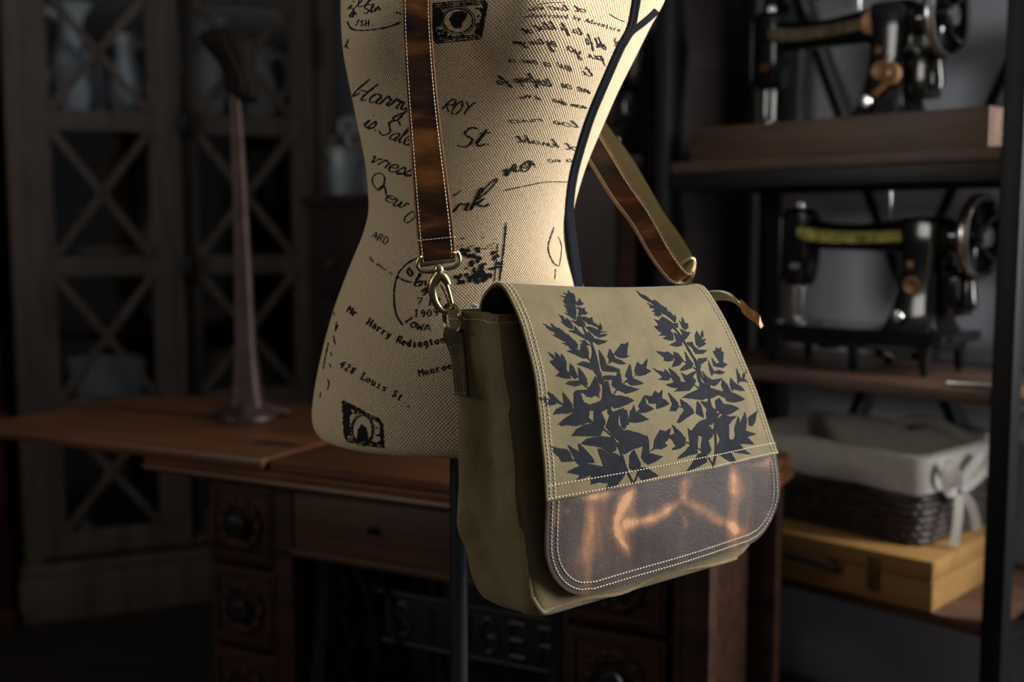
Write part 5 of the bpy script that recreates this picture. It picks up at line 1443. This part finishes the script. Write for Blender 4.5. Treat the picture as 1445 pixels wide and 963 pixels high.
mb = MB(); mb.lathe([(.007, -.006), (.030, -.006), (.033, -.002), (.033, .002), (.030, .006), (.007, .006), (.007, -.006)], 36, Matrix.Translation((0, 0, hh)) @ Matrix.Rotation(PI / 2, 4, 'X')); mb.build('disc', M['chrome'], disc)
mb = MB(); mb.tube([(0, 0, 0), (0, 0, hh - .006)], .0045, 10); mb.lathe([(.016, 0), (.012, .012), (.006, .02), (0, .02)], 16); mb.build('stem', M['chrome'], disc)

# ================================================================== TALL DARK CUPBOARD, CHEST BEHIND THE FORM
ap = S0 + SE * .80 + SD * .12
arm = thing('tall_cupboard', 'tall dark-stained wooden cupboard standing beside the metal shelf behind the bag', 'cupboard', (ap + SE * .5), math.atan2(-SE.y, -SE.x))
mb = MB(); mb.box(0, .5, 0, .30, .05, 2.1, .005); mb.box(.02, .48, .02, .28, 0, .05, .002); mb.box(-.02, .52, -.02, .30, 2.1, 2.16, .01)
for z in (.75, 1.15, 1.55): mb.box(.5, .504, .02, .28, z, z + .05, .001)
mb.box(.5, .504, .0, .035, .06, 2.09, .001); mb.box(.5, .504, .265, .30, .06, 2.09, .001); mb.build('carcass', M['dark_wood'], arm)
for x0, x1 in ((.01, .247), (.253, .49)):
    mb = MB(); mb.box(x0, x1, -.016, 0, .08, 2.07, .004); d = mb.build('door', M['dark_wood'], arm)
    mb = MB(); mb.lathe([(.005, 0), (.005, .012), (.012, .018), (.010, .026), (0, .028)], 14, Matrix.Translation((.23 if x0 < .1 else .27, -.016, 1.1)) @ Matrix.Rotation(PI / 2, 4, 'X')); mb.build('knob', M['copper'], d)
c2p = atY(907, 219, 2.38); C2Z = c2p.z
ch2 = thing('side_chest', 'narrow dark wooden chest behind the dress form carrying a half-hidden sewing machine', 'chest', (c2p.x - .44, 2.39, 0))
mb = MB(); mb.box(0, .43, 0, .155, .06, C2Z - .025, .004); mb.box(-.008, .44, -.008, .160, C2Z - .025, C2Z, .005)
for x in (.02, .41):
    for y in (.02, .135): mb.box(x - .018, x + .018, y - .018, y + .018, 0, .065, .003)
mb.build('carcass', M['dark_wood'], ch2)
for k in range(4):
    z1 = C2Z - .03 - k * .27; d = MB(); d.box(.02, .385, -.010, .001, z1 - .26, z1 - .004, .003); do = d.build('drawer', M['dark_wood'], ch2)
    kb = MB(); kb.lathe([(.006, 0), (.006, .01), (.014, .016), (.012, .024), (0, .027)], 16, Matrix.Translation((.2, -.010, z1 - .13)) @ Matrix.Rotation(PI / 2, 4, 'X')); kb.build('knob', M['copper'], do)
mb = MB(); mb.box(.39, .425, -.012, .002, .07, C2Z - .03, .003); mb.build('corner_post', M['oak_dark'], ch2)

# ================================================================== SEWING MACHINES
def rr_yz(x, yc, zc, hy, hz, r=.4, n=5):
    return [V((x, yc + a, zc + b)) for a, b in rrect(-hy, hy, -hz, hz, min(hy, hz) * r * 2 * .95, n, 2)]
def machine(label, loc, rz, feet=False, wooden=False, decal='gold', parent_z=0):
    t = thing('sewing_machine', label, 'sewing machine', loc, rz)
    zb = .060 if feet else (.056 if wooden else .0)          # underside of the bed
    B = zb + .020
    E_n = M['enamel']
    mb = MB(); mb.loft([[V((x, y, z)) for x, y in rrect(-.03 + i, .37 - i, -.09 + i, .09 - i, .02, 5, 4)] for i, z in ((.004, zb), (0, zb + .004), (0, B - .004), (.004, B))])
    mb.box(.02, .34, -.065, .065, zb - .018, zb + .002, .004)
    bed = mb.build('bed', E_n, t)
    # pillar and arm
    mb = MB()
    pil = [(.285, .062, .060, 0), (.285, .054, .054, .012), (.288, .046, .048, .04), (.292, .041, .044, .08), (.294, .040, .042, .12), (.294, .042, .042, .16), (.292, .045, .042, .195), (.292, .040, .038, .212)]
    mb.loft([[V((cx + a, b, B + z)) for a, b in rrect(-hx, hx, -hy, hy, .022, 5, 2)] for cx, hx, hy, z in pil])
    arm_ = [(.345, .175, .026, .024), (.335, .176, .034, .032), (.31, .178, .037, .036), (.27, .178, .036, .036), (.22, .176, .030, .033), (.16, .174, .026, .030), (.10, .175, .026, .029), (.05, .180, .030, .030), (.02, .186, .036, .031), (-.008, .188, .036, .029)]
    mb.loft([rr_yz(x, 0, B + z, hy, hz) for x, z, hz, hy in arm_])
    body_ = mb.build('arm', E_n, t)
    mb = MB(); mb.loft([[V((cx + a, b, B + z)) for a, b in rrect(-hx, hx, -hy, hy, .010, 4, 2)] for cx, hx, hy, z in ((.018, .021, .022, .075), (.020, .026, .026, .085), (.022, .030, .028, .13), (.020, .032, .030, .19), (.018, .030, .029, .222), (.016, .020, .020, .232))])
    hd = mb.build('head', E_n, t)
    mb = MB(); mb.loft([[V((x, a * s_, B + .155 + b * s_)) for a, b in rrect(-.025, .025, -.070, .068, .012, 4, 2)] for x, s_ in ((-.011, 1), (-.014, 1), (-.0155, .9))]); mb.build('face_plate', M['chrome'], hd)
    mb = MB(); mb.tube([(.012, -.006, B + .022), (.012, -.006, B + .085)], .0035, 10); mb.tube([(.012, -.006, B + .002), (.012, -.006, B + .024)], .0012, 6); mb.build('needle_bar', M['chrome'], t)
    mb = MB(); mb.tube([(.024, .004, B + .012), (.024, .004, B + .085)], .0035, 10); mb.box(.010, .034, -.022, .010, B + .004, B + .010, .002); mb.build('presser_foot', M['chrome'], t)
    mb = MB(); mb.lathe([(.0, 0), (.009, 0), (.010, .004), (.009, .014), (.004, .018), (0, .019)], 16, Matrix.Translation((.016, 0, B + .231))); mb.build('presser_screw', M['chrome'], hd)
    mb = MB(); mb.lathe([(.002, 0), (.010, .002), (.011, .006), (.006, .010), (.011, .014), (.006, .020), (0, .022)], 18, Matrix.Translation((.028, -.028, B + .115)) @ Matrix.Rotation(PI / 2, 4, 'X')); mb.build('tension_dial', M['chrome'] if not wooden else M['copper'], hd)
    mb = MB(); mb.tube([(.215, 0, B + .2), (.215, 0, B + .262)], .0022, 8); mb.lathe([(.010, 0), (.008, .004), (0, .005)], 14, Matrix.Translation((.215, 0, B + .203))); mb.build('spool_pin', M['chrome'], body_)
    # handwheel
    wx = .392; wz = B + .176; R_ = .079
    mb = MB(); n = 48
    rp_ = [(R_ - .013, -.008), (R_ - .006, -.011), (R_, -.007), (R_ + .001, 0), (R_, .007), (R_ - .006, .011), (R_ - .013, .008), (R_ - .015, 0), (R_ - .013, -.008)]
    mb.lathe(rp_, n, Matrix.Translation((wx, 0, wz)), axis='x')
    for k in range(5):
        a = 2 * PI * k / 5 + .3
        pts = smooth_path([(wx - .004, .018 * math.cos(a), wz + .018 * math.sin(a)), (wx - .006, .04 * math.cos(a + .25), wz + .04 * math.sin(a + .25)), (wx, (R_ - .010) * math.cos(a + .3), wz + (R_ - .010) * math.sin(a + .3))], 5)
        mb.tube(pts, .006, 8)
    mb.lathe([(.0, -.045), (.030, -.045), (.030, -.012), (.024, .004), (.022, .008), (0, .008)], 28, Matrix.Translation((wx, 0, wz)), axis='x')
    wh = mb.build('handwheel', E_n, t)
    mb = MB(); mb.lathe([(R_ - .004, -.0112), (R_ - .0005, -.0082), (R_ + .0018, 0), (R_ - .0005, .0082), (R_ - .004, .0112), (R_ - .006, .0112), (R_ - .006, -.0112), (R_ - .004, -.0112)], n, Matrix.Translation((wx, 0, wz)), axis='x'); mb.build('wheel_rim', M['chrome'], wh)
    mb = MB(); mb.lathe([(0.0, .008), (.020, .008), (.021, .012), (.018, .018), (.004, .020), (0, .020)], 24, Matrix.Translation((wx, 0, wz)), axis='x'); mb.build('clutch_knob', M['chrome'], wh)
    # bobbin winder
    mb = MB(); mb.tube([(.345, -.020, B + .125), (.362, -.045, B + .118), (.368, -.05, B + .105)], .007, 10); mb.lathe([(.004, 0), (.016, 0), (.018, .004), (.016, .009), (.004, .009)], 20, Matrix.Translation((.352, -.052, B + .128)), axis='x')
    mb.build('bobbin_winder', E_n if not wooden else M['chrome'], t)
    # stitch plate, medallion, lever, screws
    mb = MB(); mb.lathe([(0, 0), (.016, 0), (.017, .002), (.012, .003), (.010, .002), (0, .003)], 24, Matrix.Translation((.286, -.044, B + .085)) @ Matrix.Rotation(PI / 2, 4, 'X')); mb.build('medallion', M['copper'], body_)
    mb = MB(); mb.lathe([(0, 0), (.012, 0), (.013, .008), (.010, .013), (0, .014)], 20, Matrix.Translation((.270, -.054, B + .028)) @ Matrix.Rotation(PI / 2, 4, 'X')); mb.build('stitch_regulator', M['chrome'], body_)
    mb = MB(); mb.lathe([(0, 0), (.009, 0), (.009, .006), (0, .008)], 16, Matrix.Translation((.282, -.042, B + .122)) @ Matrix.Rotation(PI / 2, 4, 'X')); mb.build('stitch_lever', M['copper'], body_)
    mb = MB(); mb.box(.0, .055, -.03, .03, B, B + .0012, .0004); mb.box(-.028, -.002, -.03, .03, B, B + .0012, .0004); mb.build('slide_plate', M['chrome'], bed)
    mb = MB(); mb.box(.335, .375, -.030, .030, B + .03, B + .125, .010); mb.lathe([(0, 0), (.014, 0), (.016, .012), (.010, .05), (0, .052)], 18, Matrix.Translation((.385, -.02, B + .045))); mb.build('belt_guard', E_n, t)
    if decal:
        mb = MB(); rows = []
        for k in range(33):
            x = .03 + .245 * k / 32; q_ = lerp_rows([(-.008, .188, .036, .029), (.02, .186, .036, .031), (.05, .180, .030, .030), (.10, .175, .026, .029), (.16, .174, .026, .030), (.22, .176, .030, .033), (.27, .178, .036, .036)], x)
            w = .0125 * min(1, (k + 1.5) / 3, (33.5 - k) / 3) * (1 - .25 * k / 32)
            rows.append([V((x, -q_[2] - .0006, B + q_[0] + w * f)) for f in (-1, -.5, 0, .5, 1)])
        mb.sheet(rows, .0004, flip=True); mb.build('arm_decal', M['gold'] if decal == 'gold' else M['dim_gold'], body_)
    if feet:
        for x in (.0, .185, .33):
            for y in (-.07, .07):
                mb = MB(); mb.lathe([(.006, 0), (.008, .004), (.010, .03), (.014, .058), (0, .061)], 14, Matrix.Translation((x, y, 0))); mb.build('leg', M['iron'], t)
        mb = MB(); mb.tube([(.05, 0, zb - .02), (.29, 0, zb - .02)], .007, 10); mb.lathe([(0, 0), (.022, 0), (.024, .01), (.014, .022), (0, .022)], 20, Matrix.Translation((.09, 0, zb - .03)))
        mb.lathe([(.0, -.02), (.016, -.02), (.02, 0), (.016, .02), (0, .02)], 18, Matrix.Translation((.315, -.04, zb - .018)), axis='x'); mb.build('hook_shaft', M['iron'], t)
        mb = MB(); mb.tube(smooth_path([(.235, -.05, zb - .005), (.25, -.06, zb - .022), (.262, -.052, zb - .03)], 4), .006, 8); mb.build('shaft_crank', M['chrome'], t)
    if wooden:
        x0, x1, y0, y1 = wooden
        mb = MB(); mb.box(x0, x1, y0, y0 + .018, 0, .070, .002); mb.box(x0, x1, y1 - .018, y1, 0, .070, .002); mb.box(x0, x0 + .018, y0 + .018, y1 - .018, 0, .070, .002); mb.box(x1 - .018, x1, y0 + .018, y1 - .018, 0, .070, .002); mb.box(x0 + .018, x1 - .018, y0 + .018, y1 - .018, 0, .037, .002)
        wb = mb.build('wooden_base', M['tray_wood'], t)
        # lamp-like thread tension assembly on the pillar
        mb = MB(); mb.lathe([(0, 0), (.020, 0), (.022, .006), (.018, .012), (.006, .015), (.006, .024), (0, .025)], 24, Matrix.Translation((.315, -.052, B + .075)) @ Matrix.Rotation(PI / 2, 4, 'X')); mb.tube([(.300, -.06, B + .07), (.312, -.062, B + .11)], .004, 8); mb.tube([(.31, -.06, B + .06), (.285, -.06, B + .04)], .006, 8); mb.build('stitch_dial', M['spool'], t)
        mb = MB(); mb.lathe([(0, 0), (.021, 0), (.023, .002), (.017, .003), (.014, .002), (0, .003)], 28, Matrix.Translation((.262, -.0372, B + .178)) @ Matrix.Rotation(PI / 2, 4, 'X')); mb.build('arm_badge', M['copper'], body_)
    return t
M['dim_gold'] = plain('worn_gold_decal', (.10, .075, .025), .5, metal=.3, var=.6, scale=70)
mrz = math.atan2(-SE.y, -SE.x)

# ================================================================== METAL SHELF
SHW = .717
shf = thing('metal_shelf', 'black metal shelf unit with walnut boards and a crossed back brace by the grey wall', 'shelf', S0 + SE * SHW, mrz)
# local: x from left post (0) to right post (SHW), y to the wall
def post(x, y):
    mb = MB(); mb.box(x - .018, x + .018, y - .018, y + .018, 0, 2.05, .003); mb.build('post', M['black_metal'], shf)
for x, y in ((0, 0), (SHW, 0), (0, .38), (SHW, .38)): post(x, y)
SZ = [.15, .530, .925, 1.330, 1.80]
for k, z in enumerate(SZ):
    mb = MB(); mb.box(.020, SHW - .020, -.012, .392, z - .022, z, .003); mb.build('board', M['walnut'], shf)
    if k in (0, 3, 4):
        mb = MB()
        for y in (.0, .38):
            mb = MB(); mb.box(.018, SHW - .018, y - .012, y + .012, z - .055, z - .0225, .002); mb.build('rail', M['black_metal'], shf)
        for x in (0, SHW):
            mb = MB(); mb.box(x - .012, x + .012, .018, .362, z - .055, z - .0225, .002); mb.build('rail', M['black_metal'], shf)
    else:
        for x in (0, SHW):
            mb = MB(); mb.box(x - .012, x + .012, .018, .362, z - .040, z - .0225, .002); mb.build('rail', M['black_metal'], shf)
BPL = S0 + SD * .398
for a, b, o_ in (((1145, 58), (1342, 594), .0), ((1427, 76), (1094, 823), .006)):
    def loc(x, y):
        q = atP(x, y, BPL, SD) - (S0 + SE * SHW); return V((q.dot(-SE), .398 + o_, q.z))
    p0, p1 = loc(*a), loc(*b); d = p1 - p0
    ts = sorted([(.0 - p0.x) / d.x, (SHW - p0.x) / d.x]); tz = sorted([(2.0 - p0.z) / d.z, (.16 - p0.z) / d.z])
    top = p0 + d * max(ts[0], tz[0]); bot = p0 + d * min(ts[1], tz[1])
    mb = MB(); mb.bar(top, bot, .020, .005, .001, up=V((0, 1, 0))) ; mb.build('cross_brace', M['black_metal'], shf)
def shw(x, y, z): return S0 + SE * (SHW - x) + SD * y + V((0, 0, z))
# ---- machines on it
def along(px, dpt):
    """distance from the left post of the shelf point seen at image column px, dpt behind its front"""
    r = (px - 722.5) / FPX; c = S0 + SD * dpt
    # camera pitch is small: forward distance is close to Y
    t = (c.x - r * c.y) / (-SE.x + r * SE.y)
    return SHW - t
xw = along(1380, .18)
machine('black sewing machine with gold band along its arm and silver-rimmed handwheel on the middle shelf', shw(xw - .392, .18, SZ[2]), mrz, feet=True, decal='gold')
xw2 = along(1322, .17)
ox = xw2 - .392
xb0 = along(970, .02); xb1 = along(1385, .02)
machine('black sewing machine set in a long wooden base on the upper shelf', shw(ox, .17, SZ[3]), mrz, wooden=(xb0 - ox, xb1 - ox, -.145, .138), decal='dim')
machine('black sewing machine mostly hidden behind the dress form, only its wheel showing', (c2p.x - .44 + .03, 2.468, C2Z + .0185), 0, decal=None)
# ---- dark wooden case at the left end of the upper shelf
xc1 = along(1062, .25)
cs = thing('machine_case', 'tall dark wooden case at the left end of the upper shelf behind wooden base', 'case', shw(.13, .345, SZ[3]), mrz)
mb = MB(); w0_, w1_ = -.105, xc1 - .13
mb.loft([[V((x, y, z)) for x, y in rrect(w0_ + i, w1_ - i, -.025 + i, .03 - i, .012, 4, 3)] for i, z in ((.003, 0), (0, .003), (0, .30), (.004, .34), (.02, .36))]); mb.build('shell', M['dark_wood'], cs)
mb = MB(); mb.box(w0_ - .002, w1_ + .002, -.028, .033, .0, .03, .003); mb.build('plinth', M['dark_wood'], cs)
mb = MB(); mb.tube(smooth_path([(.0, 0, .358), (.01, 0, .385), (.07, 0, .385), (.08, 0, .358)], 5), .006, 8); mb.build('handle', M['black_metal'], cs)
# ---- small metal rod on the middle shelf
mb = MB(); mb.lathe([(0, -.05), (.005, -.048), (.0065, -.03), (.0065, .028), (.004, .034), (.004, .05), (0, .051)], 16, axis='x')
o = mb.build('metal_tube', M['chrome']); o.location = shw(along(1383, .03), .03, SZ[2] + .0065); o.rotation_euler = (0, 0, mrz + .15)
tag(o, 'small pale metal tube lying on the middle shelf by the right post', 'metal tube')
# ---- pine case
pz_ = SZ[1]
pcn = atZ(1314, 866, pz_)
E2 = V((math.cos(math.atan2(SE.y, SE.x) + .05), math.sin(math.atan2(SE.y, SE.x) + .05), 0)); D2 = V((E2.y, -E2.x, 0))
CL, CDp, CHh = .43, .34, .090
pcs = thing('wooden_case', 'yellow pine carrying case with black handle and brass clasps on the lower shelf', 'case', pcn + E2 * CL, math.atan2(-E2.y, -E2.x))
mb = MB(); mb.box(0, CL, 0, CDp, 0, CHh * .60, .003)
for k in range(5): mb.box(CL - .001, CL + .0006, .002, .010, .006 + k * .010, .011 + k * .010, .0002)
mb.build('box', M['pine'], pcs)
mb = MB(); mb.box(0, CL, 0, CDp, CHh * .615, CHh, .003); mb.build('lid', M['pine'], pcs)
hx0 = .17
mb = MB(); mb.tube(smooth_path([(hx0 - .075, -.006, .050), (hx0 - .06, -.014, .052), (hx0, -.016, .050), (hx0 + .06, -.014, .048), (hx0 + .075, -.006, .046)], 5), .0075, 10, flat=.7); mb.build('handle', M['black_metal'], pcs)
for x in (hx0 - .082, hx0 + .082):
    mb = MB(); mb.box(x - .012, x + .012, -.004, 0, .036, .060, .001); mb.tube([(x, -.004, .048), (x, -.010, .048)], .006, 10); mb.build('handle_mount', M['brass'], pcs)
for x in (.02, .325):
    mb = MB(); mb.box(x - .012, x + .012, -.003, 0, .018, .078, .001); mb.box(x - .008, x + .008, -.009, -.003, .030, .062, .002); mb.tube([(x - .008, -.010, .064), (x + .008, -.010, .064)], .0025, 8); mb.build('clasp', M['brass'], pcs)
# ---- basket
bq = atZ(1296, 774, pz_ + CHh)
BE = V((-.66, .75, 0)).normalized(); BD = V((BE.y, -BE.x, 0))
BLn, BDp, BHt = .40, .30, .155
bk = thing('wicker_basket', 'dark wicker basket with grey linen liner and tied bow, on the pine case', 'basket', bq + BE * BLn, math.atan2(-BE.y, -BE.x))
rings = []
nz = 60
for i in range(nz + 1):
    z = BHt * i / nz; fl = .012 * (z / BHt); o = rrect(-fl, BLn + fl, -fl, BDp + fl, .03, 8, 40)
    per = 0; ring = []; k = len(o)
    for j, (x, y) in enumerate(o):
        px_, py_ = o[j - 1]; per += math.hypot(x - px_, y - py_)
        qx, qy = o[(j + 1) % k]; tx, ty = qx - px_, qy - py_; l = math.hypot(tx, ty) or 1
        nx_, ny_ = ty / l, -tx / l
        row = z / .0135
        d = .0045 * abs(math.sin(PI * row)) + .0034 * math.sin(per / .0085 * PI + PI * (int(row) % 2) + row * 1.2) + .0015 * noise.noise(V((x * 60, y * 60, z * 60)))
        ring.append(V((x + nx_ * d, y + ny_ * d, z)))
    rings.append(ring)
mb = MB(); mb.loft(rings, caps=False); kk = len(rings[0]); mb.f.append(list(range(kk))[::-1]); mb.mi.append(0)
mb.build('woven_body', M['wicker'], bk, ang=80)
rg = []
for ins, z, wv in ((-.022, BHt - .052, .004), (-.021, BHt - .03, .003), (-.020, BHt, .001), (-.016, BHt + .012, 0), (-.004, BHt + .016, 0), (.008, BHt + .010, 0), (.014, BHt - .03, .001), (.016, .03, .002), (.02, .012, 0)):
    o = rrect(ins, BLn - ins, ins, BDp - ins, .035, 8, 16)
    rg.append([V((x, y, z + wv * noise.noise(V((x * 20, y * 20, 1))) * 2 + .004 * noise.noise(V((x * 9, y * 9, 4))))) for x, y in o])
mb = MB(); mb.loft(rg, caps=False); kk = len(rg[0]); mb.f.append([len(mb.v) - kk + j for j in range(kk)]); mb.mi.append(0)
ln_ = mb.build('liner', M['linen'], bk)
def ribbon(pts, w, name, parent, up=V((0, 0, 1))):
    P = smooth_path(pts, 6); rows = []
    for i, p in enumerate(P):
        t = (P[min(len(P) - 1, i + 1)] - P[max(0, i - 1)]).normalized(); s_ = t.cross(V((.75, -.66, 0))).normalized() if True else up
        rows.append([p - s_ * w / 2, p, p + s_ * w / 2])
    mb = MB(); mb.sheet(rows, .002); return mb.build(name, M['linen'], parent)
kx, ky, kz = BLn + .034, .075, BHt - .052
for pts in ([(0, 0, 0), (.008, .04, .045), (.008, .075, .055), (.006, .08, .025), (0, .04, .002), (0, 0, 0)], [(0, 0, 0), (.008, -.03, .035), (.008, -.055, .055), (.006, -.06, .025), (0, -.035, .0), (0, 0, 0)],
            [(0, 0, 0), (.010, .03, -.035), (.010, .055, -.085)], [(0, 0, 0), (.010, -.02, -.045), (.010, -.032, -.098)]):
    ribbon([V((kx + a, ky + b, kz + c)) for a, b, c in pts], .017, 'bow', ln_)
mb = MB(); mb.lathe([(0, -.009), (.008, -.006), (.010, 0), (.008, .006), (0, .009)], 14, Matrix.Translation((kx + .002, ky, kz))); mb.build('bow_knot', M['linen'], ln_)
mb = MB()
c_ = [V((BLn * .93, -.01 + .32 * f, BHt + .02 + .02 * math.sin(f * PI))) for f in [k / 12 for k in range(13)]]
mb.tube([V((BLn * .50 + .20 * f, .25 + .03 * math.sin(f * PI), BHt + .018 + .012 * math.sin(f * PI * 2))) for f in [k / 12 for k in range(13)]], [.008 + .006 * math.sin(PI * k / 12) for k in range(13)], 10)
mb.build('liner_fold', M['linen'], ln_)
WORLD = .04
WIN = 170
FILL = 20
# ================================================================== LIGHT
wl = bpy.data.worlds.new('daylight'); scn.world = wl; wl.use_nodes = True
bgn = wl.node_tree.nodes['Background']; bgn.inputs['Color'].default_value = (1, .97, .93, 1); bgn.inputs['Strength'].default_value = WORLD
def area(name, loc, to, sx, sy, power, col):
    l = bpy.data.lights.new(name, 'AREA'); l.shape = 'RECTANGLE'; l.size = sx; l.size_y = sy; l.energy = power; l.color = col
    o = bpy.data.objects.new(name, l); COL.objects.link(o); o.location = loc
    o.rotation_euler = (V(to) - V(loc)).to_track_quat('-Z', 'Y').to_euler()
    return o
wc = wpt((w0 + w1) / 2) + V((0, 0, (z0w + z1w) / 2)) + SD * .03
area('window_or_fill_light', wc, wc - SD, w1 - w0 - .08, z1w - z0w - .08, WIN, (1.0, .985, .97))
fc = LA + LD * ((fx0 + fx1) / 2) + V((0, 0, (fz0 + fz1) / 2)) + LNn * .03
area('window_or_fill_light', fc, fc - LNn, fx1 - fx0 - .08, fz1 - fz0 - .08, FILL, (1.0, .96, .90))  # added soft fill from the left, lifts the wall behind the shelf
scn.view_settings.view_transform = 'Standard'
scn.view_settings.look = 'None'
scn.view_settings.gamma = 1
scn.view_settings.use_curve_mapping = False
scn.view_settings.exposure = 0
scn.cycles.use_denoising = True
scn.cycles.max_bounces = 6
scn.cycles.sample_clamp_indirect = 4
